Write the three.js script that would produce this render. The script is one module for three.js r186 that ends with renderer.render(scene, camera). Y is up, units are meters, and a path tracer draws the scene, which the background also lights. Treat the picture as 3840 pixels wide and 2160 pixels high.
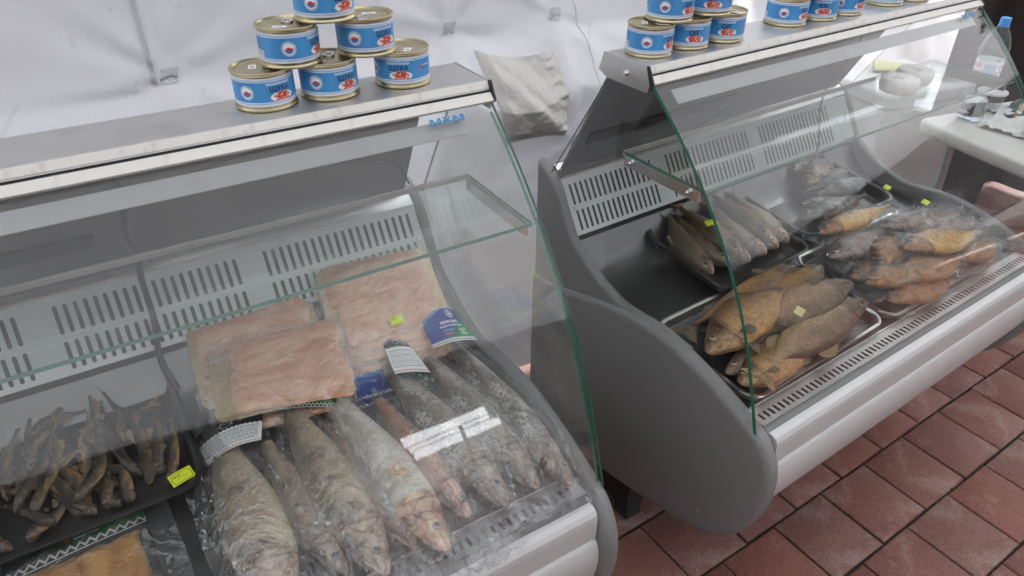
import * as THREE from 'three';
import { ImprovedNoise } from 'three/addons/math/ImprovedNoise.js';
import { mergeGeometries, mergeVertices, toCreasedNormals } from 'three/addons/utils/BufferGeometryUtils.js';
import { RoundedBoxGeometry } from 'three/addons/geometries/RoundedBoxGeometry.js';
import { FontLoader } from 'three/addons/loaders/FontLoader.js';
import { TextGeometry } from 'three/addons/geometries/TextGeometry.js';

// ---------------------------------------------------------------- camera, sky, sun, exposure
const scene = new THREE.Scene();
const camera = new THREE.PerspectiveCamera(44.06, 16 / 9, 0.05, 200);
camera.position.set(0, 1.6, 0);
camera.rotation.order = 'YXZ';
camera.rotation.set(-34.01 * Math.PI / 180, 0, 0.66 * Math.PI / 180);
scene.add(camera);

const renderer = new THREE.WebGLRenderer({ antialias: true });
renderer.toneMapping = THREE.LinearToneMapping;
renderer.toneMappingExposure = 8.3;
renderer.shadowMap.enabled = true;

const noise = new ImprovedNoise();
const fbm = (x, y, z = 0, o = 4) => { let s = 0, a = 0.5, f = 1; for (let i = 0; i < o; i++) { s += a * noise.noise(x * f, y * f, z * f + 7.3 * i); f *= 2.03; a *= 0.5; } return s; };
const rng = (s) => () => { s |= 0; s = s + 0x6D2B79F5 | 0; let t = Math.imul(s ^ s >>> 15, 1 | s); t = t + Math.imul(t ^ t >>> 7, 61 | t) ^ t; return ((t ^ t >>> 14) >>> 0) / 4294967296; };
const clamp = (x, a = 0, b = 1) => Math.min(b, Math.max(a, x));
const sm = (a, b, x) => { const t = clamp((x - a) / (b - a)); return t * t * (3 - 2 * t); };
const lerp = (a, b, t) => a + (b - a) * t;

{ // overcast sky, a little brighter overhead
  const w = 256, h = 128, d = new Float32Array(w * h * 4);
  for (let j = 0; j < h; j++) for (let i = 0; i < w; i++) {
    const el = ((j + 0.5) / h - 0.5) * Math.PI, az = i / w * Math.PI * 2;
    const up = Math.max(0, Math.sin(el));
    const cl = 1 + 0.10 * fbm(Math.cos(az) * Math.cos(el) * 2.2 + 5, Math.sin(az) * Math.cos(el) * 2.2, up * 2.2, 4);
    const L = (0.78 + 0.3 * up) * cl, k = (j * w + i) * 4;
    d[k] = 0.97 * L; d[k + 1] = 1.0 * L; d[k + 2] = 1.06 * L; d[k + 3] = 1;
  }
  const sky = new THREE.DataTexture(d, w, h, THREE.RGBAFormat, THREE.FloatType);
  sky.mapping = THREE.EquirectangularReflectionMapping; sky.magFilter = sky.minFilter = THREE.LinearFilter; sky.needsUpdate = true;
  scene.background = sky; scene.environment = sky;
}
const sun = new THREE.DirectionalLight(new THREE.Color(1.0, 0.97, 0.93), 0.65);
sun.position.set(6.7, 5.7, -4.9); sun.target.position.set(0, 0.8, -1.5);
sun.castShadow = true; sun.shadow.radius = 45; sun.shadow.mapSize.set(2048, 2048);
Object.assign(sun.shadow.camera, { left: -6, right: 6, top: 6, bottom: -6, near: 0.5, far: 30 });
scene.add(sun, sun.target);

// ---------------------------------------------------------------- helpers
const names = {};
const numbered = (n) => { const k = names[n] = (names[n] ?? -1) + 1; return k ? `${n}_${String(k).padStart(3, '0')}` : n; };
const part = (name, geo, mat, parent) => { const m = new THREE.Mesh(geo, mat); m.name = name; m.castShadow = m.receiveShadow = true; if (parent) parent.add(m); return m; };
const frame = (x, y, z, a) => new THREE.Matrix4().makeRotationY(a).setPosition(x, y, z);
const FL = frame(-0.0399, 0, -1.1214, 0.5601), FR = frame(0.2299, -0.0127, -1.2435, 0.6123), FW = new THREE.Matrix4();
// a thing: a group at (x, y, z) of a frame; its part geometries are given in frame coordinates through at()
function thing(F, name, label, category, [x, y, z] = [0, 0, 0], group) {
  const o = new THREE.Group(); o.name = numbered(name);
  o.applyMatrix4(F.clone().multiply(new THREE.Matrix4().makeTranslation(x, y, z)));
  o.userData = { label, category }; if (group) o.userData.group = group;
  o.at = (g) => g.translate(-x, -y, -z);
  scene.add(o); return o;
}
function clearAt() { scene.traverse((o) => { delete o.at; }); }
const V2 = (a) => a.map(([x, y]) => new THREE.Vector2(x, y));
const V3 = (a) => a.map(([x, y, z]) => new THREE.Vector3(x, y, z));
const lin = (r, g, b) => new THREE.Color().setRGB(r, g, b);
// extrude a (z, y) outline along x from x0 to x1
function along(pts, x0, x1, bevel = 0, holes, curve = 8) {
  const s = pts.isShape ? pts : new THREE.Shape(V2(pts));
  if (holes) s.holes.push(...holes);
  const g = new THREE.ExtrudeGeometry(s, { depth: (x1 - x0) - 2 * bevel, bevelEnabled: bevel > 0, bevelThickness: bevel, bevelSize: bevel, bevelOffset: -bevel, bevelSegments: 5, curveSegments: curve });
  g.rotateY(-Math.PI / 2); g.translate(x1 - bevel, 0, 0);
  return toCreasedNormals(g, 0.55);
}
// sheet swept along x over an open (z, y) polyline, uv in metres
function sweep(pts, x0, x1, nx = 1, flip = false) {
  const pos = [], uv = [], idx = []; let s = 0;
  for (let j = 0; j < pts.length; j++) {
    if (j) s += Math.hypot(pts[j][0] - pts[j - 1][0], pts[j][1] - pts[j - 1][1]);
    for (let i = 0; i <= nx; i++) { const x = lerp(x0, x1, i / nx); pos.push(x, pts[j][1], pts[j][0]); uv.push(x, s); }
  }
  for (let j = 0; j < pts.length - 1; j++) for (let i = 0; i < nx; i++) {
    const a = j * (nx + 1) + i, b = a + 1, c = a + nx + 1, d = c + 1;
    flip ? idx.push(a, b, c, b, d, c) : idx.push(a, c, b, b, c, d);
  }
  const g = new THREE.BufferGeometry();
  g.setAttribute('position', new THREE.Float32BufferAttribute(pos, 3)); g.setAttribute('uv', new THREE.Float32BufferAttribute(uv, 2)); g.setIndex(idx); g.computeVertexNormals();
  return g;
}
function gridGeo(nu, nv, f, flip = false) { // f(u, v) -> [x, y, z, s?, t?]
  const pos = [], uv = [], idx = [];
  for (let j = 0; j <= nv; j++) for (let i = 0; i <= nu; i++) { const p = f(i / nu, j / nv); pos.push(p[0], p[1], p[2]); uv.push(p[3] ?? i / nu, p[4] ?? j / nv); }
  for (let j = 0; j < nv; j++) for (let i = 0; i < nu; i++) { const a = j * (nu + 1) + i, b = a + 1, c = a + nu + 1, d = c + 1; flip ? idx.push(a, c, b, b, c, d) : idx.push(a, b, c, b, d, c); }
  const g = new THREE.BufferGeometry();
  g.setAttribute('position', new THREE.Float32BufferAttribute(pos, 3)); g.setAttribute('uv', new THREE.Float32BufferAttribute(uv, 2)); g.setIndex(idx); g.computeVertexNormals();
  return g;
}
const box = (x0, x1, y0, y1, z0, z1, r = 0.002) => { const g = new RoundedBoxGeometry(x1 - x0, y1 - y0, z1 - z0, 2, Math.min(r, (x1 - x0) / 2.1, (y1 - y0) / 2.1, (z1 - z0) / 2.1)); g.translate((x0 + x1) / 2, (y0 + y1) / 2, (z0 + z1) / 2); return g; };
const merged = (gs) => mergeGeometries(gs.map((g) => { const q = g.index ? g.toNonIndexed() : g; for (const k of Object.keys(q.attributes)) if (!['position', 'normal', 'uv'].includes(k)) q.deleteAttribute(k); return q; }));
const tube = (pts, r, n = 40, k = 8) => new THREE.TubeGeometry(new THREE.CatmullRomCurve3(V3(pts)), n, r, k);
// smooth interpolation of [[t, v], ...]
const prof = (a) => (t) => { let i = 0; while (i < a.length - 2 && t > a[i + 1][0]) i++; const [t0, v0] = a[i], [t1, v1] = a[i + 1]; const k = clamp((t - t0) / (t1 - t0)); const m0 = i ? (v1 - a[i - 1][1]) / (t1 - a[i - 1][0]) : (v1 - v0) / (t1 - t0), m1 = i < a.length - 2 ? (a[i + 2][1] - v0) / (a[i + 2][0] - t0) : (v1 - v0) / (t1 - t0), h = t1 - t0; const k2 = k * k, k3 = k2 * k; return (2 * k3 - 3 * k2 + 1) * v0 + (k3 - 2 * k2 + k) * h * m0 + (-2 * k3 + 3 * k2) * v1 + (k3 - k2) * h * m1; };

// ---------------------------------------------------------------- textures
function dataTex(w, h, f, srgb = true, repeat = true) { // f(u, v) -> [r, g, b] linear 0..1
  const d = new Uint8Array(w * h * 4);
  const enc = srgb ? (c) => Math.round(255 * (c <= 0.0031308 ? 12.92 * c : 1.055 * Math.pow(c, 1 / 2.4) - 0.055)) : (c) => Math.round(255 * c);
  for (let j = 0; j < h; j++) for (let i = 0; i < w; i++) { const c = f((i + 0.5) / w, (j + 0.5) / h), k = (j * w + i) * 4; const q = typeof c === 'number' ? [c, c, c] : c; for (let n = 0; n < 3; n++) d[k + n] = enc(clamp(q[n])); d[k + 3] = 255; }
  const t = new THREE.DataTexture(d, w, h); t.magFilter = THREE.LinearFilter; t.minFilter = THREE.LinearMipmapLinearFilter; t.generateMipmaps = true;
  if (srgb) t.colorSpace = THREE.SRGBColorSpace; if (repeat) t.wrapS = t.wrapT = THREE.RepeatWrapping; t.needsUpdate = true; return t;
}
function canvasTex(w, h, draw) { const c = document.createElement('canvas'); c.width = w; c.height = h; const g = c.getContext('2d'); draw(g, w, h); const t = new THREE.CanvasTexture(c); t.colorSpace = THREE.SRGBColorSpace; t.anisotropy = 8; return t; }
// tileable noise on the unit square
const tn = (u, v, f, s = 0, o = 4) => { const a = u * 2 * Math.PI, b = v * 2 * Math.PI, R = f / (2 * Math.PI); let r = 0, A = 0.5, F = 1; for (let i = 0; i < o; i++) { r += A * noise.noise(Math.cos(a) * R * F + s + 11.1 * i, Math.sin(a) * R * F + Math.cos(b) * R * F * 0.9 + 3.7 * s, Math.sin(b) * R * F + 2.1 * i); F *= 2; A *= 0.5; } return r; };
const rep = (t, x, y) => { const c = t.clone(); c.repeat.set(x, y); c.needsUpdate = true; return c; };

const texSmear = dataTex(512, 512, (u, v) => { const n = tn(u, v, 5, 3, 5), b = tn(u * 1, v * 1, 60, 9, 2); return clamp(0.62 + 0.16 * n + 0.10 * b); }, false);
const texSteel = dataTex(512, 512, (u, v) => { const n = tn(u, v, 4, 1, 5), q = tn(u, v, 9, 21, 4); const d = 0.64 + 0.03 * n - 0.05 * sm(0.14, 0.34, q); return [d, d, d * 0.985]; });
const texCream = dataTex(512, 128, (u, v) => { const q = tn(u, v * 0.5, 14, 31, 4), k = sm(0.06, 0.3, q); return [lerp(0.66, 0.57, k), lerp(0.645, 0.555, k), lerp(0.60, 0.52, k)]; });
const texFine = dataTex(256, 256, (u, v) => clamp(0.5 + 0.6 * tn(u, v, 40, 5, 4)), false);
const texDirtyWhite = dataTex(512, 512, (u, v) => { const n = tn(u, v, 6, 41, 5), q = tn(u, v, 34, 2, 3); const d = 0.60 + 0.02 * n - 0.10 * sm(0.34, 0.46, q + 0.15 * n); return [d, d, d * 0.985]; });
const texPlastic = dataTex(256, 256, (u, v) => { const n = tn(u, v, 8, 14, 4), q = tn(u, v, 40, 4, 2); const d = 0.225 + 0.010 * n - 0.03 * sm(0.28, 0.42, q); return [d, d, d * 0.985]; });

const texCrumple = dataTex(512, 512, (u, v) => { const r = (f, s) => 1 - Math.min(1, Math.abs(tn(u, v, f, s, 2)) * 4.5); return clamp(0.5 * Math.pow(r(5, 3), 2) + 0.35 * Math.pow(r(11, 9), 2) + 0.2 * r(24, 17)); }, false);
const M = {};
const std = (o) => new THREE.MeshStandardMaterial({ side: THREE.DoubleSide, ...o });
const phys = (o) => new THREE.MeshPhysicalMaterial({ side: THREE.DoubleSide, ...o });
M.steel = std({ map: rep(texSteel, 2, 2), metalness: 1, roughness: 0.75, roughnessMap: rep(texSmear, 3, 3) });
M.trim = std({ map: rep(texCream, 2.2, 8), metalness: 0.35, roughness: 0.45 });
M.bright = std({ color: lin(0.72, 0.72, 0.71), metalness: 1, roughness: 0.22 });
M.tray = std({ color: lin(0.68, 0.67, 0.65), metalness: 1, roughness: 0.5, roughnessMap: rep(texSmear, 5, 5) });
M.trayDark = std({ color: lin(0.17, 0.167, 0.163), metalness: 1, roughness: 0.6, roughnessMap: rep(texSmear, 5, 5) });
M.deck = std({ color: lin(0.19, 0.19, 0.193), metalness: 1, roughness: 0.62, roughnessMap: rep(texSmear, 3, 3) });
M.bumper = phys({ map: rep(texDirtyWhite, 1.7, 1.7), roughness: 0.38, clearcoat: 0.25, clearcoatRoughness: 0.25 });
M.panelGrey = std({ map: rep(texPlastic, 2, 2), roughness: 0.55, bumpMap: rep(texFine, 14, 14), bumpScale: 0.0002 });
M.panelPlate = std({ color: lin(0.165, 0.165, 0.163), roughness: 0.5, bumpMap: rep(texFine, 14, 14), bumpScale: 0.0002 });
M.louvre = std({ color: lin(0.66, 0.68, 0.68), roughness: 0.45 });
M.dark = std({ color: lin(0.025, 0.025, 0.026), roughness: 0.6 });
M.black = std({ color: lin(0.012, 0.012, 0.012), roughness: 0.5 });
M.door = phys({ color: lin(0.11, 0.11, 0.112), roughness: 0.25 });
M.gap_shade = std({ color: lin(0.02, 0.02, 0.02), roughness: 0.8 });  // near-black colour standing for the shade in the trim gap
M.channel = std({ color: lin(0.20, 0.205, 0.20), roughness: 0.6 });
const texGlassSmear = dataTex(512, 512, (u, v) => { const n = tn(u, v, 4, 77, 5), q = tn(u, v, 13, 78, 4); return clamp(0.001 + 0.24 * sm(0.10, 0.36, n) * sm(-0.05, 0.25, q) + 0.10 * sm(0.33, 0.40, tn(u, v, 26, 79, 2))); }, false);
M.glass = phys({ color: lin(0.975, 0.985, 0.98), transmission: 1, roughness: 1, roughnessMap: rep(texGlassSmear, 1.6, 1.6), ior: 1.49, thickness: 0 });
M.railGrey = std({ color: lin(0.42, 0.42, 0.42), metalness: 0.5, roughness: 0.45 });
M.shelfGlass = phys({ color: lin(0.955, 0.985, 0.972), transmission: 1, roughness: 0.0, ior: 1.55, thickness: 0 });
M.edge = phys({ color: lin(0.035, 0.16, 0.105), roughness: 0.12 });
M.edgePale = phys({ color: lin(0.11, 0.26, 0.20), roughness: 0.12 });
M.priceStrip = phys({ color: lin(0.40, 0.405, 0.41), transmission: 0.3, roughness: 0.5, thickness: 0 });
M.cable = std({ color: lin(0.03, 0.03, 0.032), roughness: 0.5 });
M.blueText = std({ color: lin(0.02, 0.24, 0.50), roughness: 0.4 });
M.sticker = std({ color: lin(0.80, 0.80, 0.79), roughness: 0.6 });
M.filmThin = phys({ color: lin(0.97, 0.97, 0.97), transmission: 0.985, roughness: 0.06, ior: 1.42, thickness: 0, bumpMap: texCrumple, bumpScale: 0.003 });
M.film = phys({ color: lin(0.95, 0.95, 0.96), transmission: 0.945, roughness: 0.09, ior: 2.05, thickness: 0, bumpMap: texCrumple, bumpScale: 0.003 });

// ---------------------------------------------------------------- ground: red pavers in running bond, sandy joints
{
  const texSand = dataTex(512, 512, (u, v) => { const n = tn(u, v, 30, 3, 4), m = tn(u, v, 7, 50, 3); const g = sm(0.05, 0.2, m + 0.3 * n) * 0.8; const d = 0.018 + 0.03 * (n + 0.3); return [lerp(d, 0.02, g), lerp(d * 0.8, 0.028, g), lerp(d * 0.6, 0.010, g)]; });
  const ground = part('ground', gridGeo(1, 1, (u, v) => [(u - 0.5) * 60, -0.007, (v - 0.5) * 60, u * 60, v * 60], true), std({ map: texSand, roughness: 1, bumpMap: rep(texFine, 6, 6), bumpScale: 0.004 }), scene);
  ground.userData.kind = 'structure';
  const pavement = new THREE.Group(); pavement.name = 'pavement'; pavement.userData.kind = 'structure'; scene.add(pavement);
  const a = 34.17 * Math.PI / 180;
  pavement.position.set(0.880, 0, -1.353); pavement.rotation.y = a;
  const s = 0.2005, w = 0.1960, c = 0.0055, h = 0.03;
  const mats = [], tints = [[1, 1, 1], [0.92, 0.97, 1.0], [1.06, 0.98, 0.95], [0.95, 1.06, 1.08], [1.1, 1.05, 1.0], [0.86, 0.86, 0.88]];
  const pavT = [0, 1, 2].map((k) => dataTex(512, 512, (u, v) => {
    const n = tn(u, v, 3, 10 * k + 2, 5), f = tn(u, v, 30, 10 * k + 5, 3), p = tn(u, v, 2.5, 10 * k + 8, 5), hole = tn(u, v, 70, 10 * k + 1, 2), gr = tn(u, v, 90, 4 + k, 1);
    let r = 0.235 + 0.05 * n + 0.09 * f + 0.05 * gr, g = 0.100 + 0.03 * n + 0.048 * f + 0.028 * gr, b = 0.081 + 0.026 * n + 0.042 * f + 0.025 * gr;
    const e = sm(0.06, 0.5, p + 0.3 * f) * 0.42 * (0.6 + 0.8 * clamp(0.5 + gr)); r = lerp(r, 0.40, e); g = lerp(g, 0.29, e); b = lerp(b, 0.25, e);
    const dk = sm(0.24, 0.34, hole); r *= 1 - 0.75 * dk; g *= 1 - 0.75 * dk; b *= 1 - 0.75 * dk; return [r, g, b];
  }));
  const pavB = dataTex(512, 512, (u, v) => clamp(0.6 + 0.5 * tn(u, v, 40, 6, 4) - 0.5 * sm(0.24, 0.34, tn(u, v, 70, 1, 2))), false);
  for (let i = 0; i < 9; i++) mats.push(std({ map: pavT[i % 3], bumpMap: pavB, bumpScale: 0.0016, roughness: 0.62, color: lin(...tints[(i * 5) % 6]) }));
  // chamfered block, uv 0..1 over the top; four variants shift and turn the uv
  const variants = [0, 1, 2, 3].map((k) => {
    const R = rng(40 + k), j = () => (R() - 0.5) * 0.0025, o = w / 2;
    const ring = (d, y) => [[-o + d + j(), y, -o + d + j()], [o - d + j(), y, -o + d + j()], [o - d + j(), y, o - d + j()], [-o + d + j(), y, o - d + j()]];
    const r0 = ring(c, 0), r1 = ring(c * 0.3, -c * 0.45), r2 = ring(0, -c * 1.6), r3 = ring(0, -h);
    const P = [], U = []; const push = (p) => { P.push(...p); const x = p[0] / w + 0.5, z = p[2] / w + 0.5; U.push(0.5 * k + (k % 2 ? z : x) * 0.97, 0.27 * k + (k % 2 ? x : z) * 0.97); };
    const quad = (A, B, C, D) => { push(A); push(C); push(B); push(A); push(D); push(C); };
    quad(...r0); for (const [A, B] of [[r0, r1], [r1, r2], [r2, r3]]) for (let i = 0; i < 4; i++) { const n = (i + 1) % 4; quad(A[n], A[i], B[i], B[n]); }
    const g = new THREE.BufferGeometry(); g.setAttribute('position', new THREE.Float32BufferAttribute(P, 3)); g.setAttribute('uv', new THREE.Float32BufferAttribute(U, 2)); g.computeVertexNormals();
    return toCreasedNormals(mergeVertices(g), 0.75);
  });
  const spots = [], R = rng(5), centre = new THREE.Vector2(1.25, -1.75);
  for (let j = -34; j < 14; j++) for (let i = -26; i < 26; i++) {
    const u = (i + 0.5 + (((j % 2) + 2) % 2) * -0.5) * s, v = (j + 0.5) * s;
    const wx = 0.880 + u * Math.cos(a) + v * Math.sin(a), wz = -1.353 - u * Math.sin(a) + v * Math.cos(a);
    spots.push({ u, v, d: Math.hypot(wx - centre.x, wz - centre.y) });
  }
  spots.sort((p, q) => p.d - q.d);
  const place = (o, p) => { o.position.set(p.u + (R() - 0.5) * 0.002, (R() - 0.5) * 0.003 - 0.0005, p.v + (R() - 0.5) * 0.002); o.rotation.set((R() - 0.5) * 0.012, (R() - 0.5) * 0.012, (R() - 0.5) * 0.012); };
  spots.slice(0, 290).forEach((p, k) => { const m = part(k ? `paver_${String(k).padStart(3, '0')}` : 'paver', variants[Math.floor(R() * 4)], mats[Math.floor(R() * 9)], pavement); place(m, p); });
  const far = spots.slice(290).filter((p) => p.d < 5.5), inst = new THREE.InstancedMesh(variants[0], mats[0], far.length), o = new THREE.Object3D();
  far.forEach((p, k) => { place(o, p); o.updateMatrix(); inst.setMatrixAt(k, o.matrix); });
  inst.name = 'distant_pavers'; inst.userData.kind = 'stuff'; pavement.add(inst);
  // moss and grit in the joints
  const moss = new THREE.InstancedMesh(new THREE.IcosahedronGeometry(1, 0), std({ color: lin(0.06, 0.065, 0.025), roughness: 1 }), 1500);
  const col = new THREE.Color();
  for (let k = 0; k < 1500; k++) {
    const alongRow = R() < 0.65, ci = 1.25 - 0.88, cz = -1.75 + 1.353, uc = ci * Math.cos(a) - cz * Math.sin(a), vc = ci * Math.sin(a) + cz * Math.cos(a);
    let u = uc + (R() - 0.5) * 2.8, v = vc + (R() - 0.5) * 2.8; const e = (R() - 0.5) * 0.008;
    if (alongRow) v = Math.round(v / s) * s + e; else { const row = Math.floor(v / s), off = (((row % 2) + 2) % 2) * -0.5; u = (Math.round(u / s - off) + off) * s + e; }
    const patch = clamp(0.5 + 2.2 * fbm(u * 3, v * 3, 1, 2));
    o.position.set(u, -0.006 + R() * 0.002, v); o.rotation.set(R() * 3, R() * 3, R() * 3); const q = 0.0016 + 0.0028 * R() * patch; o.scale.set(q * 1.3, q, q * 1.3); o.updateMatrix(); moss.setMatrixAt(k, o.matrix);
    col.setRGB(...(R() < patch * 0.7 ? [1, 1.15, 0.7] : [0.75, 0.55, 0.6])); moss.setColorAt(k, col);
  }
  moss.name = 'moss'; moss.userData.kind = 'stuff'; moss.userData.label = 'moss and grit in the joints between pavers'; pavement.add(moss);
}

// ---------------------------------------------------------------- tent: back wall, roof over the counters and the aisle, what stands across the aisle
const texCloth = dataTex(256, 256, (u, v) => clamp(0.5 + 0.22 * Math.sin(u * 2 * Math.PI * 64) * Math.sin(v * 2 * Math.PI * 64) + 0.5 * tn(u, v, 20, 8, 3)), false);
const texTent = dataTex(512, 512, (u, v) => { const n = tn(u, v, 4, 61, 5), q = tn(u, v, 40, 62, 2); const d = 1 + 0.03 * n - 0.10 * sm(0.3, 0.42, q); return [0.66 * d, 0.67 * d, 0.70 * d]; });
M.tent = phys({ map: rep(texTent, 0.7, 0.7), transmission: 0.05, roughness: 1, thickness: 0, bumpMap: rep(texCloth, 6, 6), bumpScale: 0.0006 });
M.roof = phys({ color: lin(0.72, 0.72, 0.72), transmission: 0.19, roughness: 1, thickness: 0 });
const pinch = [[-0.385, 1.12], [0.295, 1.13], [0.626, 1.129], [0.621, 0.811], [-1.05, 1.12], [1.35, 1.125], [2.0, 1.12]];
const seamY = (x) => 1.088 + 0.032 * Math.max(...pinch.filter((p) => p[1] > 1).map(([a]) => Math.exp(-Math.abs(x - a) / 0.075))) - 0.012 * Math.exp(-((x - 0.42) ** 2) / 0.012);
function wallZ(x, y) {
  const s = seamY(x); let z = -0.72 - 0.75 * sm(1.2, 2.2, x);
  if (y < s) z += 0.85 * Math.min(0.15, s - y) * sm(0, 0.03, s - y) + 0.006 * Math.min(1, (s - y) / 0.02);
  else z += -0.04 * Math.sin(clamp((y - s) / 1.3) * Math.PI) + 0.02 * fbm(x * 1.4, y * 1.8, 2, 3);
  z += 0.05 * fbm(x * 1.9, y * 2.4, 9, 3) + 0.007 * fbm(x * 8, y * 7, 4, 3);
  for (const [a, b] of pinch) {
    const dx = x - a, dy = y - b, r = Math.hypot(dx, dy) + 1e-4; if (r > 0.6) continue;
    const th = Math.atan2(dy, dx), e = Math.exp(-r / 0.17) * Math.min(1, (r / 0.07) ** 2);
    z += 0.009 * e * (Math.sin(th * 7 + 3 * a + 1.5 * fbm(th * 1.2, a * 5, r * 4, 2)) + 0.5 * Math.sin(th * 13 + a * 9)) + 0.010 * Math.exp(-r / 0.06);
  }
  z += 0.004 * Math.exp(-Math.abs(x + 0.41 + 0.04 * (y - 1.1)) / 0.012) * (y > s ? 1 : 0.4);
  return z;
}
{
  const t = thing(FL, 'tent_wall', 'white fabric tent wall hanging in folds behind both counters', 'tent wall', [0, 0, -0.75]);
  part('fabric', t.at(gridGeo(520, 190, (u, v) => { const x = lerp(-2.6, 7.5, u), y = lerp(0.02, 2.5, v); return [x, y, wallZ(x, y), x, y]; })), M.tent, t);
  const beige = std({ color: lin(0.56, 0.57, 0.60), roughness: 0.9 });
  for (const [a, b] of pinch) part('patch', t.at(gridGeo(14, 14, (u, v) => { const x = a + (u - 0.5) * 0.036 + (v - 0.5) * 0.008, y = b + (v - 0.5) * 0.03; return [x, y, wallZ(x, y) + 0.0045]; })), beige, t);
  // sewn-on cloth pocket, creased diagonally
  const cream = std({ color: lin(0.60, 0.59, 0.55), roughness: 0.95, bumpMap: rep(texCloth, 5, 5), bumpScale: 0.0012 });
  const P = [[0.352, 1.074], [0.584, 1.054], [0.576, 0.835], [0.385, 0.845]];
  part('pocket', t.at(gridGeo(70, 70, (u, v) => {
    const x = lerp(lerp(P[0][0], P[1][0], u), lerp(P[3][0], P[2][0], u), v), sag = 0.022 * Math.sin(u * Math.PI) * (1 - v) * (0.7 + 0.3 * u), y = lerp(lerp(P[0][1], P[1][1], u), lerp(P[3][1], P[2][1], u), v) - sag;
    const e = Math.min(1, Math.min(u, 1 - u) / 0.1) * Math.min(1, (1 - v) / 0.12), d = (u - v) * 7 + 1.5 * fbm(u * 3, v * 3, 5, 3);
    return [x, y, wallZ(x, y) + 0.006 + e * (0.026 * Math.exp(-((u * 0.9 - v + 0.12) ** 2) / 0.03) + 0.012 + 0.006 * Math.sin(d * 1.3)) + 0.010 * fbm(u * 6, v * 6, 8, 3) * e + 0.0035 * Math.sin(v * 46 + 6 * fbm(u * 4, v * 4, 3, 2)) * sm(0.72, 0.95, u) * Math.min(1, (1 - u) / 0.03), u * 0.25, v * 0.25];
  })), cream, t);
  const thread = std({ color: lin(0.50, 0.48, 0.45), roughness: 0.9 });
  const stitch = (pts) => part('seam', t.at(new THREE.TubeGeometry(new THREE.CatmullRomCurve3(pts.map(([x, y]) => new THREE.Vector3(x, y, wallZ(x, y) + 0.003))), 80, 0.0009, 5)), thread, t);
  stitch(Array.from({ length: 18 }, (_, i) => [-0.392 - 0.025 * (1 - i / 17), 1.10 + 0.03 * i])); stitch(Array.from({ length: 14 }, (_, i) => [0.70 + 0.004 * Math.sin(i), 0.78 + 0.035 * i]));
  part('zip', t.at(gridGeo(2, 60, (u, v) => { const y = lerp(1.105, 1.75, v), x = -0.418 + 0.03 * (y - 1.1) + (u - 0.5) * 0.010; return [x, y, wallZ(x, y) + 0.0045]; })), beige, t);
}
const acrossZ = (x) => clamp(3.25 + 0.417 * x, 1.9, 5.2); // line of the stalls across the aisle
{
  const t = thing(FL, 'tent_roof', 'white translucent tent roof stretched over the counters and the aisle', 'tent roof', [0, 2.4, 2]);
  const g = gridGeo(150, 70, (u, v) => { const x = lerp(-7, 6.4, u), z = lerp(-1.8, acrossZ(x) + 0.1, v); return [x, 2.5 - 0.05 * Math.abs(Math.sin(x * 1.05)) + 0.03 * fbm(x, z, 3, 3), z]; });
  { // opening added in the roof so that side light falls in
    const p = g.attributes.position, keep = []; const I = g.index.array;
    for (let k = 0; k < I.length; k += 3) { const x = (p.getX(I[k]) + p.getX(I[k + 1]) + p.getX(I[k + 2])) / 3 - 0.5, z = (p.getZ(I[k]) + p.getZ(I[k + 1]) + p.getZ(I[k + 2])) / 3, az = Math.atan2(x, z) * 180 / Math.PI; if (!(az > 93 && az < 128 && Math.hypot(x, z) > 2.9)) keep.push(I[k], I[k + 1], I[k + 2]); }
    g.setIndex(keep);
  }
  part('fabric', t.at(g), M.roof, t);
  for (const x of [-4.2, 0.1]) part('post', t.at(box(x - 0.025, x + 0.025, 0, 2.44, acrossZ(x) - 0.30, acrossZ(x) - 0.25)), M.bright, t);
}
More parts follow.
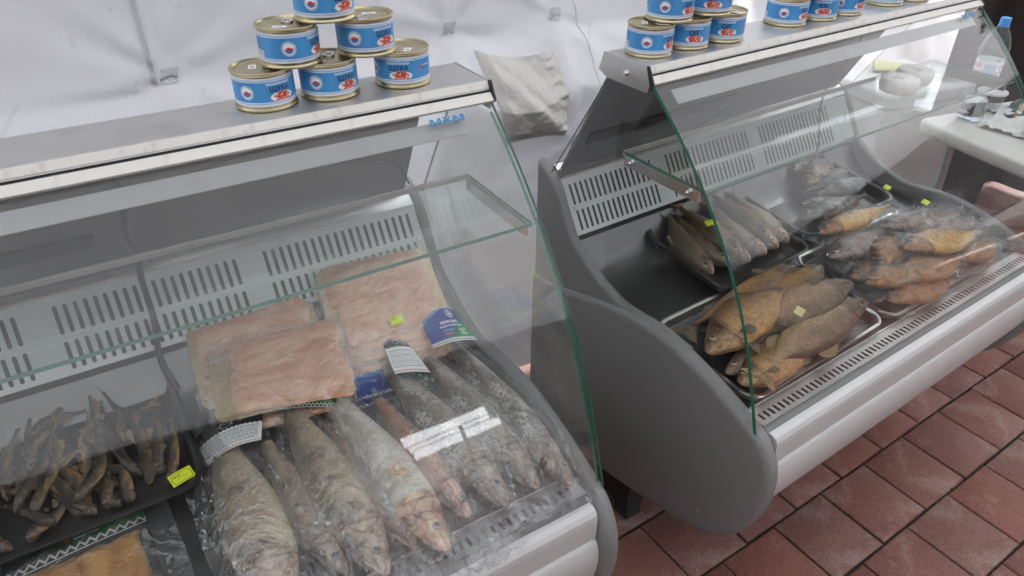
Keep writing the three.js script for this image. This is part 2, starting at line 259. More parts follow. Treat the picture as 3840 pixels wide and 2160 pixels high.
{ // the stalls across the aisle, mirrored in the glass: tarpaulin fronts with one gap where the open sky shows
  const tarp = std({ color: lin(0.13, 0.13, 0.135), roughness: 0.9 }), dim = std({ color: lin(0.05, 0.05, 0.05), roughness: 0.9 });
  const sheetAt = (t, x0, x1, y0, dz, n) => part('tarpaulin', t.at(gridGeo(n, 14, (u, v) => { const x = lerp(x0, x1, u); return [x, lerp(y0, 2.62, v), acrossZ(x) + dz + 0.04 * Math.sin(x * 9) + 0.03 * fbm(x, v * 3, 1, 3)]; })), tarp, t);
  const stall = (label, x0, x1) => { const t = thing(FL, 'stall_front', label, 'stall', [(x0 + x1) / 2, 0, acrossZ((x0 + x1) / 2)], 'stall fronts across the aisle'); sheetAt(t, x0, x1, 0.93, 0.06, 90); part('counter', t.at(gridGeo(40, 4, (u, v) => { const x = lerp(x0, x1, u); return [x, 0.005 + 0.92 * Math.min(1, v * 2), acrossZ(x) - 0.12 + 0.17 * Math.max(0, v * 2 - 1)]; })), dim, t); return t; };
  stall('dark grey stall front across the aisle, left of the gap', -7, 0.46); stall('dark grey stall front across the aisle, right of the gap', 1.13, 4.95);
  const g = thing(FL, 'railing', 'green railing across the gap between two stalls', 'railing', [0.9, 0, 4.2]);
  const green = std({ color: lin(0.03, 0.06, 0.045), roughness: 0.6 });
  for (let i = 0; i < 5; i++) part('post', g.at(box(0.22 + i * 0.42, 0.245 + i * 0.42, 0, 1.11, 4.2, 4.225)), green, g);
  for (const y of [0.97, 1.09]) part('rail', g.at(box(0.2, 2.2, y, y + 0.02, 4.19, 4.235)), green, g);
  const aw = thing(FL, 'awning', 'low grey awning over the gap between two stalls', 'awning', [0.8, 1.3, 3.6]); sheetAt(aw, 0.40, 1.2, 1.25, 0.14, 16);
  const sc = (lab, f) => { const t = thing(FL, 'added_screen', lab, 'screen', [...f(.5)]); part('tarpaulin', t.at(gridGeo(40, 10, (u, v) => { const [x, , z] = f(u); return [x + 0.03 * Math.sin(u * 50), lerp(0.02, 2.62, v), z]; })), std({ color: lin(0.20, 0.20, 0.205), roughness: 0.9 }), t); };  // unseen screens, added to block sky light and its reflection
  sc('added grey screen beyond the table, keeping sky out of the glass', (u) => [lerp(4.9, 6.0, u), 0, lerp(5.4, 0.9, u)]);
  sc('added grey screen beyond the first case, keeping that side dark', (u) => [-6.9, 0, lerp(-1.7, 2.0, u)]);
}

// ---------------------------------------------------------------- refrigerated display cases
const font = await new FontLoader().loadAsync('fonts/droid/droid_sans_bold.typeface.json');
const LC = 1.14;
const glassP = [[0.008, 1.226], [0.02, 1.211], [0.060, 1.176], [0.106, 1.133], [0.169, 1.066], [0.215, 1.008], [0.254, 0.952], [0.288, 0.894], [0.318, 0.833], [0.345, 0.763], [0.365, 0.705], [0.381, 0.655]];
const glassC = new THREE.CatmullRomCurve3(glassP.map(([z, y]) => new THREE.Vector3(z, y, 0))).getSpacedPoints(48).map((p) => [p.x, p.y]);
const offset = (pts, d) => pts.map((p, i) => { const a = pts[Math.max(0, i - 1)], b = pts[Math.min(pts.length - 1, i + 1)], l = Math.hypot(b[0] - a[0], b[1] - a[1]); return [p[0] - d * -(b[1] - a[1]) / l, p[1] - d * (b[0] - a[0]) / l]; });
const rimTop = [[-0.30, 0.955], [-0.27, 0.925], [-0.243, 0.897], [-0.215, 0.848], [-0.187, 0.806], [-0.137, 0.772], [-0.089, 0.749], [-0.019, 0.727], [0.035, 0.727], [0.105, 0.733], [0.187, 0.726], [0.267, 0.706], [0.347, 0.678], [0.392, 0.656]];
const rimFront = [[0.419, 0.622], [0.431, 0.592], [0.436, 0.55], [0.434, 0.51], [0.424, 0.463], [0.405, 0.412], [0.380, 0.366], [0.352, 0.334], [0.318, 0.312], [0.272, 0.292], [0.094, 0.239], [-0.10, 0.20], [-0.30, 0.18]];
const smoothPts = (p, n) => new THREE.CatmullRomCurve3(p.map(([a, b]) => new THREE.Vector3(a, b, 0)), false, 'centripetal').getPoints(n).map((q) => [q.x, q.y]);
const floorP = smoothPts([[-0.196, 0.782], [-0.15, 0.726], [-0.10, 0.703], [-0.03, 0.690], [0.05, 0.681], [0.15, 0.672], [0.25, 0.663], [0.335, 0.657]], 40);
const floorY = (z) => { for (let i = 1; i < floorP.length; i++) if (z <= floorP[i][0]) { const [a, b] = floorP[i - 1], [c, d] = floorP[i]; return b + (d - b) * clamp((z - a) / (c - a)); } return 0.657; };
const slot = (u0, v0, v1, w) => { const p = new THREE.Path(), r = w / 2; p.moveTo(u0 - r, v0 + r); p.lineTo(u0 - r, v1 - r); p.absarc(u0, v1 - r, r, Math.PI, 0, true); p.lineTo(u0 + r, v0 + r); p.absarc(u0, v0 + r, r, 0, -Math.PI, true); return p; };

function makeCase(F, x0, label, opt) {
  const c = thing(F, 'display_case', label, 'display case', [x0 + LC / 2, 0, 0], 'refrigerated display cases');
  const X0 = x0, X1 = x0 + LC, T = 0.036;
  const P = (name, g, m, parent = c) => part(name, c.at(g), m, parent);
  // end panels: thick moulded cheeks; the rear upper corner is set back behind a ridge
  const cheekMain = [[-0.32, 0.645], [-0.24, 0.655], [-0.176, 0.672], [-0.106, 0.694], [-0.043, 0.710], [0.0, 0.722], ...smoothPts([[0.035, 0.727], ...rimTop.slice(9), ...rimFront], 90), [-0.32, 0.18]];
  const cheekTop = [[-0.32, 0.60], ...smoothPts([[-0.32, 0.95], ...rimTop.slice(1, 11)], 60), [0.16, 0.62]];
  for (const s of [0, 1]) {
    const a = s ? X1 - T : X0, b = s ? X1 : X0 + T;
    const e = P('end_panel', along(cheekMain, a, b, 0.017, null, 12), M.panelGrey);
    P('end_panel_top', along(cheekTop, s ? a : a + 0.010, s ? b - 0.010 : b, 0.009), M.panelGrey, e);
    for (const [z, y] of [[0.30, 0.37], [0.06, 0.52]]) { const g = new THREE.SphereGeometry(0.006, 12, 6, 0, Math.PI * 2, 0, Math.PI / 2); g.scale(1, 0.35, 1); g.rotateZ(s ? -Math.PI / 2 : Math.PI / 2); g.translate(s ? X1 : X0, y, z); P('plug', g, M.panelGrey, e); }
  }
  // white front bumper in two mouldings
  const bo = smoothPts([[0.384, 0.652], [0.394, 0.652], [0.4015, 0.648], [0.4060, 0.640], [0.4078, 0.625], [0.4082, 0.605], [0.4085, 0.588]], 24), bl = smoothPts([[0.4070, 0.5850], [0.4120, 0.5815], [0.4175, 0.568], [0.4205, 0.550], [0.4205, 0.530], [0.4160, 0.498], [0.405, 0.462], [0.389, 0.427], [0.365, 0.393], [0.330, 0.362], [0.27, 0.335], [0.12, 0.30]], 40);
  P('bumper_top', along([...bo, [0.395, 0.588], [0.384, 0.62]], X0 + T + 0.0015, X1 - T - 0.0015), M.bumper);
  P('bumper', along([...bl, [0.12, 0.32], [0.30, 0.40], [0.385, 0.50], [0.398, 0.5850]], X0 + T + 0.0015, X1 - T - 0.0015), M.bumper);
  // glass channel behind the bumper and slotted front grille
  P('glass_channel', along([[0.3725, 0.640], [0.3835, 0.640], [0.3835, 0.6505], [0.3725, 0.6585]], X0 + T, X1 - T), M.channel);
  {
    const s = new THREE.Shape(V2([[X0 + T, 0.329], [X1 - T, 0.329], [X1 - T, 0.372], [X0 + T, 0.372]]));
    const n = Math.floor((LC - 2 * T - 0.012) / 0.0145);
    for (let i = 0; i < n; i++) { const x = X0 + T + 0.012 + i * 0.0145; const h = new THREE.Path(V2([[x, 0.345], [x, 0.3625], [x + 0.0068, 0.3625], [x + 0.0068, 0.345]])); s.holes.push(h); }
    const g = new THREE.ExtrudeGeometry(s, { depth: 0.0015, bevelEnabled: false }); g.rotateX(Math.PI / 2); g.translate(0, 0.6615, 0);
    P('front_grille', g, M.steel);
    P('grille_lip', box(X0 + T, X1 - T, 0.655, 0.6640, 0.3255, 0.3285, 0.001), M.bright);
    P('air_duct', box(X0 + T, X1 - T, 0.600, 0.640, 0.335, 0.371), M.black);
  }
  // deck plates
  const nP = 4, gap = 0.0025;
  for (let i = 0; i < nP; i++) {
    const a = lerp(X0 + T, X1 - T, i / nP) + gap / 2, b = lerp(X0 + T, X1 - T, (i + 1) / nP) - gap / 2;
    P('deck_plate', along([...floorP, ...offset(floorP, 0.002).reverse()], a, b), M.deck);
  }
  P('tank', along([[-0.30, 0.60], [0.36, 0.60], [0.36, 0.598], [-0.30, 0.598]], X0 + T, X1 - T), M.dark);
  // slotted rear louvre panel, sloping
  {
    const dz = 0.538, dy = -0.843, v0 = 0.016, v1 = 0.152, u0 = opt.louvre[0], u1 = opt.louvre[1];
    const s = new THREE.Shape(V2([[u0, v0], [u1, v0], [u1, v1], [u0, v1]]));
    for (const g0 of opt.groups) for (let i = 0; i < 20; i++) { const u = g0 + i * 0.01545; if (u < u0 + 0.006 || u > u1 - 0.006) continue; s.holes.push(slot(u, 0.033, 0.083, 0.0068), slot(u, 0.095, 0.143, 0.0068)); }
    const g = new THREE.ExtrudeGeometry(s, { depth: 0.0016, bevelEnabled: false, curveSegments: 4 });
    g.applyMatrix4(new THREE.Matrix4().makeBasis(new THREE.Vector3(1, 0, 0), new THREE.Vector3(0, dy, dz), new THREE.Vector3(0, -dz, dy))); // u -> x, v -> down the slope
    g.translate(0, 0.93, -0.27);
    const l = P('louvre_panel', g, M.louvre);
    P('louvre_duct', along([[-0.262, 0.917], [-0.192, 0.806], [-0.235, 0.78], [-0.31, 0.89]], X0 + T, X1 - T), M.dark, l);
    P('louvre_cap', along([[-0.29, 0.940], [-0.262, 0.921], [-0.258, 0.916], [-0.27, 0.905], [-0.30, 0.925]], X0 + T, X1 - T), M.bright, l);
    if (u1 < X1 - T - 0.01) P('end_filler', along([[-0.258, 0.9112], [-0.190, 0.8046], [-0.200, 0.800], [-0.268, 0.905]], u1 + 0.001, X1 - T), M.louvre, l);
    for (const u of [u0 + 0.012, u1 - 0.012]) { const k = new THREE.SphereGeometry(0.004, 10, 6); k.translate(u, 0.93 - 0.843 * 0.09 + 0.001, -0.27 + 0.538 * 0.09 + 0.001); P('screw', k, M.bright, l); }
  }
  // sliding rear doors, sloping up to the shelf
  for (const [a, b, o] of [[X0 + 0.045, X0 + LC * 0.54, 0], [X0 + LC * 0.46, X1 - 0.045, 0.012]]) {
    const d = P('rear_door', along([[-0.128 - o, 1.203], [-0.272 - o, 0.932], [-0.2775 - o, 0.935], [-0.1335 - o, 1.206]], a, b), M.door);
    if (!o) P('door_handle', along([[-0.2145, 1.0285], [-0.2205, 1.0315], [-0.2345, 1.0045], [-0.2285, 1.0015]], a + 0.03, a + 0.49, 0.001), M.black, d);
  }
  // stainless top shelf with end brackets
  const top = P('top_shelf', along([[-0.123, 1.207], [-0.115, 1.2385], [-0.112, 1.2405], [-0.001, 1.2405], [0.0065, 1.2285], [0.0045, 1.2255], [-0.002, 1.205]], X0 + 0.004, X1 - 0.004), M.steel);
  P('front_trim', along([[-0.0035, 1.2412], [0.0006, 1.2412], [0.0072, 1.2312], [0.0055, 1.2302], [-0.001, 1.2405]], X0 + 0.004, X1 - 0.004), M.trim, top);
  P('gap_shade', along([[0.004, 1.2305], [0.0075, 1.2258], [0.0055, 1.2240], [0.002, 1.2290]], X0 + 0.004, X1 - 0.004), M.gap_shade, top);  // black backing strip, paints the shade of the gap below the trim
  for (const s of [0, 1]) {
    const br = P('end_bracket', along([[-0.124, 1.206], [-0.113, 1.2418], [-0.002, 1.2418], [0.012, 1.215], [0.006, 1.196], [-0.10, 1.196]], s ? X1 - 0.0035 : X0, s ? X1 : X0 + 0.0035, 0.001), M.steel, top);
    const g = new THREE.CylinderGeometry(0.0075, 0.0085, 0.003, 20); g.rotateZ(Math.PI / 2); g.translate(s ? X1 + 0.001 : X0 - 0.001, 1.217, -0.048); P('washer', g, M.bright, br);
    const h = new THREE.SphereGeometry(0.0055, 14, 8); h.scale(0.6, 1, 1); h.translate(s ? X1 + 0.003 : X0 - 0.003, 1.217, -0.048); P('bolt', h, M.bright, br);
    P('end_cap', along([[0.001, 1.2425], [0.006, 1.2425], [0.021, 1.215], [0.014, 1.209]], s ? X1 - 0.0035 : X0 - 0.001, s ? X1 + 0.001 : X0 + 0.0035), M.black, top);
  }
  // curved front glass, its green edges and the aluminium rail along its top
  const outer = glassC, inner = offset(glassC, 0.006);
  const ga = X0 + 0.0055, gb = X1 - 0.0055;
  const fg = P('front_glass', mergeGeometries([sweep(outer, ga, gb, 1), sweep(inner, ga, gb, 1, true)]), M.glass);
  for (const [a, b] of [[ga - 0.0006, ga], [gb, gb + 0.0006]]) P('glass_edge', along([...outer, ...[...inner].reverse()], a, b), M.edge, fg);
  P('top_rail', along([[0.0108, 1.2258], [0.0150, 1.2216], [0.0215, 1.2155], [0.0200, 1.2120], [0.0098, 1.2215]], X0 + 0.004, X1 - 0.004), M.trim, fg);
  {
    const i = offset(glassC.filter(([z, y]) => y < 1.2135 && y > 1.181), 0.0075);
    P('price_strip', along([...i, ...offset(i, 0.0016).reverse()], X0 + 0.045, X1 - 0.06), M.priceStrip, fg);
    const tg = new TextGeometry('MXM', { font, size: 0.0105, depth: 0.0004, curveSegments: 4 }); tg.scale(1.75, 1, 1);
    tg.rotateX(-0.82); tg.translate(X1 - 0.125, 1.2005, 0.0365); P('logo', tg, M.blueText, fg);
  }
  // side glass
  const inG = offset(glassC, 0.009);
  for (const s of [0, 1]) {
    const x = s ? X1 - 0.010 : X0 + 0.010, edgeF = inG.filter(([, y]) => y < 1.2), low = smoothPts(rimTop.slice(1), 40).map(([z, y]) => [z, y - 0.004]).filter(([z, y]) => z < edgeF.at(-1)[0] - 0.004).reverse();
    const poly = [[-0.100, 1.202], ...edgeF, ...low.filter(([z]) => z > -0.262), [-0.266, 0.935]];
    const sh = new THREE.ShapeGeometry(new THREE.Shape(V2(poly))); sh.rotateY(-Math.PI / 2);
    const a = sh.clone(), b = sh.clone(); a.translate(x - 0.0025, 0, 0); b.translate(x + 0.0025, 0, 0); b.index.array.reverse(); b.computeVertexNormals();
    const g = P('side_glass', mergeGeometries([a, b]), M.glass);
    P('glass_edge', sweepEdge(edgeF, x, 0.005), M.edge, g);
    P('rear_edge', sweepEdge([[-0.100, 1.202], [-0.266, 0.935]], x, 0.005), M.edgePale, g);
  }
  // inner glass shelf on steel brackets
  {
    const y = 1.060, z0 = -0.048, z1 = 0.158, a = X0 + 0.016, b = X1 - 0.016;
    const q = (yy) => sweep([[z0, yy], [z1, yy]], a, b, 1);
    const gs = P('glass_shelf', mergeGeometries([q(y + 0.003), q(y - 0.003)]), M.shelfGlass);
    P('front_edge', box(a, b, y - 0.003, y + 0.003, z1, z1 + 0.0006, 0.0002), M.edgePale, gs);
    for (const s of [0, 1]) { const x = s ? b : a; P('side_edge', box(x - 0.0004, x + 0.0004, y - 0.003, y + 0.003, z0, z1, 0.0002), M.edge, gs); }
    P('rear_rail', box(a, b, y - 0.007, y + 0.004, z0 - 0.005, z0 - 0.001, 0.001), M.railGrey, gs);
    for (const s of [0, 1]) {
      const xa = s ? b - 0.006 : a, xb = s ? b : a + 0.006;
      const br = P('shelf_bracket', box(xa, xb, y - 0.026, y - 0.0035, z0, z1 - 0.012, 0.001), M.bright, gs);
      for (const z of [z0 + 0.02, z1 - 0.035]) { const k = new THREE.CylinderGeometry(0.0075, 0.0075, 0.003, 18); k.rotateZ(Math.PI / 2); k.translate(s ? xb + 0.0016 : xa - 0.0016, y - 0.014, z); P('washer', k, M.bright, br); const h = new THREE.SphereGeometry(0.0048, 12, 8); h.translate(s ? xb + 0.003 : xa - 0.003, y - 0.014, z); P('screw', h, M.bright, br); }
    }
  }
  // plinth and feet
  P('plinth', box(X0 + 0.05, X1 - 0.05, 0.09, 0.23, -0.26, 0.06), M.dark);
  for (const x of [X0 + 0.10, X1 - 0.10]) for (const z of [-0.2, 0.02]) P('foot', box(x - 0.025, x + 0.025, 0.0005 - F.elements[13], 0.0895, z - 0.025, z + 0.025), M.dark);
  P('rear_body', along([[-0.318, 0.20], [-0.318, 0.93], [-0.285, 0.93], [-0.285, 0.60], [0.10, 0.595], [0.10, 0.30], [0.05, 0.232], [-0.05, 0.20]], X0 + T + 0.002, X1 - T - 0.002), M.panelGrey);
  return { c, P, X0, X1 };
}
function sweepEdge(pts, x, w) { // ribbon over the edge of a pane lying in a plane of constant x
  return sweep(pts.map((p) => p), x - w / 2, x + w / 2, 1);
}
const caseL = makeCase(FL, -LC, 'display case holding small dried fish, packed fillets and long bagged fish', { louvre: [-LC + 0.034, -0.034], groups: [-1.053, -0.699, -0.349] });
const caseR = makeCase(FR, 0, 'display case holding trays of golden bream and smoked fish in film', { louvre: [0.034, 1.05], groups: [0.006, 0.357, 0.708] });
// dangling lead inside the first case, thin wires along the doors, maker's sticker on the second
caseL.P('lead', tube([[-0.548, 1.205, -0.12], [-0.550, 1.14, -0.145], [-0.553, 1.083, -0.168], [-0.561, 1.04, -0.172], [-0.553, 0.994, -0.175], [-0.560, 0.958, -0.178], [-0.562, 0.878, -0.172], [-0.572, 0.80, -0.155], [-0.562, 0.755, -0.12]], 0.0052, 60), M.cable);
caseL.P('wire', tube([[-0.548, 1.10, -0.155], [-0.42, 1.135, -0.140], [-0.30, 1.145, -0.130], [-0.22, 1.085, -0.165], [-0.10, 1.055, -0.18], [-0.07, 1.00, -0.19]], 0.0016, 50, 6), M.cable);
caseR.P('wire', tube([[0.88, 1.20, -0.11], [0.885, 1.10, -0.14], [0.875, 1.00, -0.18], [0.90, 0.92, -0.20], [0.87, 0.84, -0.16], [0.80, 0.80, -0.13]], 0.0022, 50, 6), M.cable);
caseR.P('wire', tube([[0.62, 1.17, -0.12], [0.60, 1.08, -0.16], [0.50, 1.0, -0.21], [0.40, 0.945, -0.24]], 0.0014, 40, 6), M.cable);
{
  const icon = canvasTex(64, 256, (g) => { g.fillStyle = '#dcdcd8'; g.fillRect(0, 0, 64, 256); g.fillStyle = '#222'; g.beginPath(); g.moveTo(32, 196); g.lineTo(52, 226); g.lineTo(12, 226); g.fill(); g.lineWidth = 6; g.strokeStyle = '#222'; g.beginPath(); g.arc(32, 160, 12, 0, 7); g.stroke(); });
  caseL.P('warning_label', new THREE.BoxGeometry(0.0015, 0.13, 0.024).translate(-0.0485, 0.165, 0.040), std({ map: icon, roughness: .6 }));
  caseL.P('plinth_trim', box(-0.30, -0.0475, 0.088, 0.100, 0.0605, 0.066, 0.001), M.bright);
}
{
  const tx = canvasTex(128, 96, (g, w, h) => { g.fillStyle = '#d9d9d6'; g.fillRect(0, 0, w, h); g.fillStyle = '#222'; g.font = 'bold 40px sans-serif'; g.textAlign = 'center'; g.fillText('MXM', 64, 40); for (let i = 0; i < 9; i++) { g.fillRect(16 + i * 11, 54, 7, 10); if (i % 3) g.fillRect(20 + i * 10, 74, 5, 10); } });
  const s = new THREE.BoxGeometry(0.014, 0.0004, 0.009); caseR.P('maker_sticker', s.rotateY(0.1).translate(0.062, 0.6619, 0.3672), std({ map: tx, roughness: 0.6 }));
}

// ---------------------------------------------------------------- tins of fish
const tinTex = (title, sub, seed) => canvasTex(1608, 240, (g, W, H) => {
  const R = rng(seed), gr = g.createLinearGradient(0, 0, W, 0);
  for (let i = 0; i <= 10; i++) gr.addColorStop(i / 10, i % 2 ? '#3f8ccd' : '#52a2de');
  g.fillStyle = gr; g.fillRect(0, 0, W, H);
  for (const y of [0, H - 34]) { g.fillStyle = '#eef2f6'; g.fillRect(0, y, W, 34); }
  g.fillStyle = '#dfe9f4'; g.fillRect(0, 0, W, 8); g.fillRect(0, H - 8, W, 8);
  for (const [y, d] of [[28, -1], [H - 28, 1]]) for (let x = 0; x < W; x += 24) {
    g.fillStyle = '#5b9bd6'; g.beginPath(); g.moveTo(x, y); g.lineTo(x + 12, y + d * 17); g.lineTo(x + 24, y); g.fill();
    g.fillStyle = '#dfeaf6'; g.beginPath(); g.moveTo(x + 7, y); g.lineTo(x + 12, y + d * 8); g.lineTo(x + 17, y); g.fill();
    g.fillStyle = '#6aa6dc'; g.beginPath(); g.arc(x + 24, y + d * 14, 3, 0, 7); g.fill();
  }
  // barcode block and small print
  g.fillStyle = '#f2f2f0'; g.fillRect(150, 150, 120, 52); g.fillStyle = '#444'; for (let x = 158; x < 262; x += 3 + R() * 4) g.fillRect(x, 156, 1 + R() * 2, 38);
  g.fillStyle = '#2f6ba6'; for (let r = 0; r < 7; r++) g.fillRect(120, 50 + r * 13, 60 + R() * 120, 4);
  g.fillStyle = '#2f6ba6'; for (let r = 0; r < 9; r++) g.fillRect(1240, 50 + r * 15, 120 + R() * 180, 5);
  // round emblem with a red fish over waves
  const cx = 515, cy = 122; g.fillStyle = '#dbe6f0'; g.beginPath(); g.arc(cx, cy, 62, 0, 7); g.fill(); g.strokeStyle = '#8fb2d2'; g.lineWidth = 3; g.beginPath(); g.arc(cx, cy, 58, 0, 7); g.stroke();
  g.fillStyle = '#f7fafc'; g.beginPath(); g.arc(cx, cy, 42, 0, 7); g.fill();
  g.fillStyle = '#2d7cc2'; g.beginPath(); g.arc(cx, cy, 38, 0.1, Math.PI - 0.1); g.fill();
  g.save(); g.translate(cx, cy); g.fillStyle = '#7892ab'; for (let i = 0; i < 26; i++) { g.rotate(2 * Math.PI / 26); if (i % 9 === 4) continue; g.fillRect(-4, -56, 2 + R() * 5, 10); } g.restore();
  g.fillStyle = '#c8403c'; g.beginPath(); g.ellipse(cx - 2, cy + 2, 25, 15, 0, 0, 7); g.fill(); g.beginPath(); g.moveTo(cx + 18, cy + 2); g.lineTo(cx + 38, cy - 10); g.lineTo(cx + 34, cy + 14); g.fill(); g.fillStyle = '#fff'; g.beginPath(); g.arc(cx - 15, cy - 2, 3, 0, 7); g.fill();
  // title and plate
  const px = 800; g.textAlign = 'center'; g.fillStyle = '#e8f1fa'; g.font = 'bold 32px sans-serif'; g.fillText('ОБЖАРЕННАЯ', px - 6, 66);
  g.font = 'bold 62px sans-serif'; g.fillStyle = '#1d1830'; g.fillText(title, px, 118);
  if (sub) for (let x = -44; x < 44; x += 8) g.fillRect(px + x, 120, 3 + R() * 4, 9);
  g.fillStyle = '#f6f3ee'; g.beginPath(); g.ellipse(px + 18, 168, 108, 42, 0, 0, 7); g.fill();
  for (let i = 0; i < 130; i++) { const a = R() * 7, q = Math.sqrt(R()), x = px + 18 + 74 * q * Math.cos(a), y = 160 + 32 * q * Math.sin(a); g.fillStyle = ['#d8473c', '#c23a32', '#e0705c', '#ecc9a8', '#b52f2c'][Math.floor(R() * 5)]; g.beginPath(); g.ellipse(x, y, 5 + R() * 9, 3 + R() * 5, R() * 3, 0, 7); g.fill(); }
  g.fillStyle = '#d6333a'; g.beginPath(); g.roundRect(px - 46, 186, 140, 17, 8); g.fill(); g.fillStyle = '#fbe9e6'; g.font = 'bold 12px sans-serif'; g.fillText('В ТОМАТНОМ СОУСЕ', px + 24, 199);
  // small red mark with two lines of print
  g.fillStyle = '#e2563f'; g.font = 'bold 44px sans-serif'; g.fillText('М', 1010, 122); g.beginPath(); g.arc(1010, 134, 8, 0, 7); g.fill(); for (const [y, c] of [[90, '#d9e8f6'], [112, '#3b5876']]) { g.fillStyle = c; for (let x = 0; x < 90; x += 12) g.fillRect(1048 + x, y, 5 + R() * 5, 14); }
});
const tinLabels = { pike: std({ map: tinTex('ЩУКА', '', 3), roughness: 0.42 }), whitefish: std({ map: tinTex('СИГ', true, 4), roughness: 0.42 }), ide: std({ map: tinTex('ЯЗЬ', '', 5), roughness: 0.42 }) };
M.gold = std({ color: lin(0.60, 0.53, 0.34), metalness: 1, roughness: 0.3 });
M.goldLid = std({ color: lin(0.58, 0.52, 0.36), metalness: 1, roughness: 0.36, bumpMap: rep(texFine, 2, 2), bumpScale: 0.0001 });
const TH = 0.054, TR = 0.0428;
const tinBody = new THREE.LatheGeometry(V2([[0, 0.0022], [TR - 0.006, 0.0022], [TR - 0.004, 0.0005], [TR + 0.0006, 0], [TR + 0.0012, 0.0016], [TR - 0.0002, 0.0035], [TR - 0.0008, 0.0055], [TR - 0.0002, 0.0062], [TR - 0.0008, 0.0070], [TR - 0.0008, TH - 0.006], [TR - 0.0002, TH - 0.004], [TR + 0.0012, TH - 0.002], [TR + 0.0011, TH - 0.0004], [TR + 0.0002, TH], [TR - 0.001, TH - 0.0006], [TR - 0.0018, TH - 0.0035]]), 64);
const tinLabel = new THREE.CylinderGeometry(TR - 0.0004, TR - 0.0004, 0.0395, 72, 1, true); tinLabel.translate(0, 0.0078 + 0.01975, 0);
const tinLid = new THREE.LatheGeometry(V2([[0, TH - 0.0042], [0.020, TH - 0.0042], [0.0215, TH - 0.0036], [0.0235, TH - 0.0042], [0.031, TH - 0.0042], [0.0325, TH - 0.0032], [0.0345, TH - 0.0032], [0.036, TH - 0.0042], [TR - 0.0020, TH - 0.0040], [TR - 0.0015, TH - 0.0028]]), 56);
const tabShape = (() => { const s = new THREE.Shape(); s.moveTo(-0.006, 0); s.lineTo(-0.0085, 0.016); s.absarc(0, 0.016, 0.0085, Math.PI, 0, true); s.lineTo(0.006, 0); s.absarc(0, 0, 0.006, 0, -Math.PI, true); const h = new THREE.Path(); h.absellipse(0, 0.0150, 0.0055, 0.0062, 0, Math.PI * 2, true); s.holes.push(h); const g = new THREE.ExtrudeGeometry(s, { depth: 0.0007, bevelEnabled: true, bevelThickness: 0.0004, bevelSize: 0.0004, bevelSegments: 2, curveSegments: 12 }); g.rotateX(-Math.PI / 2); g.rotateX(0.05); g.translate(0, TH - 0.0034, 0.030 - 0.0); return g; })();
const tinSticker = new THREE.BoxGeometry(0.020, 0.0003, 0.011); tinSticker.translate(0.008, TH - 0.00385, -0.012);
const stickerMat = std({ map: canvasTex(64, 32, (g) => { g.fillStyle = '#e9e9e6'; g.fillRect(0, 0, 64, 32); g.fillStyle = '#444'; for (let i = 0; i < 5; i++) g.fillRect(18 + i * 6, 10, 4, 5), g.fillRect(20 + i * 5, 18, 3, 4); }), roughness: 0.6 });
function tin(F, kind, x, y, z, feature, offsetDeg, lidTurn, label, group) {
  const t = thing(F, 'tin', label, 'tin', [x, y, z], group);
  const wp = new THREE.Vector3(x, y, z).applyMatrix4(F), fy = Math.atan2(F.elements[8], F.elements[0]);
  const alpha = Math.atan2(0 - wp.x, 0 - wp.z); // the side that faces a buyer standing at the origin
  const beta = alpha + offsetDeg * Math.PI / 180 - 2 * Math.PI * feature - fy;
  part('body', tinBody, M.gold, t);
  const l = part('paper_label', tinLabel, tinLabels[kind], t); l.rotation.y = beta;
  const lid = part('lid', tinLid, M.goldLid, t); lid.rotation.y = lidTurn;
  part('pull_tab', tabShape, M.bright, lid); part('code_sticker', tinSticker, stickerMat, lid);
  return t;
}
const CIR = 515 / 1608, PLT = 800 / 1608, TY = 1.2412;
const gP = 'pike tins on the first case', gS = 'whitefish tins on the second case', gI = 'ide tins on the second case';
tin(FL, 'pike', -0.331, TY, -0.073, CIR, -36, 1.3, 'blue pike tin, leftmost in the bottom row of the pyramid', gP);
tin(FL, 'pike', -0.236, TY, -0.071, CIR, -27, 2.6, 'blue pike tin in the middle of the pyramid bottom row', gP);
tin(FL, 'pike', -0.118, TY, -0.068, PLT, -8, -2.2, 'blue pike tin at the pyramid bottom row end with red emblem showing', gP);
tin(FL, 'pike', -0.286, TY + TH, -0.073, CIR, -2, 2.75, 'blue pike tin in the pyramid middle row nearer the tent seam', gP);
tin(FL, 'pike', -0.172, TY + TH, -0.071, CIR, -22, -0.4, 'blue pike tin in the pyramid middle row nearer the cloth pocket', gP);
tin(FL, 'pike', -0.228, TY + 2 * TH, -0.074, CIR, -24, 0.5, 'blue pike tin on top of the pyramid, cut by the picture edge', gP);
tin(FR, 'whitefish', 0.067, TY, -0.066, CIR, -6, 0.8, 'blue whitefish tin at the end of the second case next to the bolted bracket', gS);
tin(FR, 'whitefish', 0.163, TY, -0.066, CIR, -44, 2.2, 'blue whitefish tin in the middle of the lower row of three', gS);
tin(FR, 'whitefish', 0.258, TY, -0.062, CIR, -52, 0.2, 'blue whitefish tin in the lower row farthest from the bracket', gS);
tin(FR, 'whitefish', 0.113, TY + TH, -0.069, CIR, -12, -0.6, 'blue whitefish tin in the upper layer with round emblem facing front', gS);
tin(FR, 'whitefish', 0.214, TY + TH, -0.067, PLT, 8, 1.1, 'blue whitefish tin in the upper layer with the food plate facing front', gS);
tin(FR, 'ide', 0.468, TY, -0.072, CIR, -6, 1.5, 'blue ide tin standing first in the middle group of tins', gI);
tin(FR, 'ide', 0.566, TY, -0.066, CIR, -48, 2.0, 'blue ide tin in the middle of its group of three', gI);
tin(FR, 'ide', 0.658, TY, -0.064, CIR, -10, 1.0, 'blue ide tin standing last in the middle group of tins', gI);
tin(FR, 'ide', 0.515, TY + TH, -0.070, CIR, -10, 0.4, 'blue ide tin stacked on the middle group above the frame', gI);
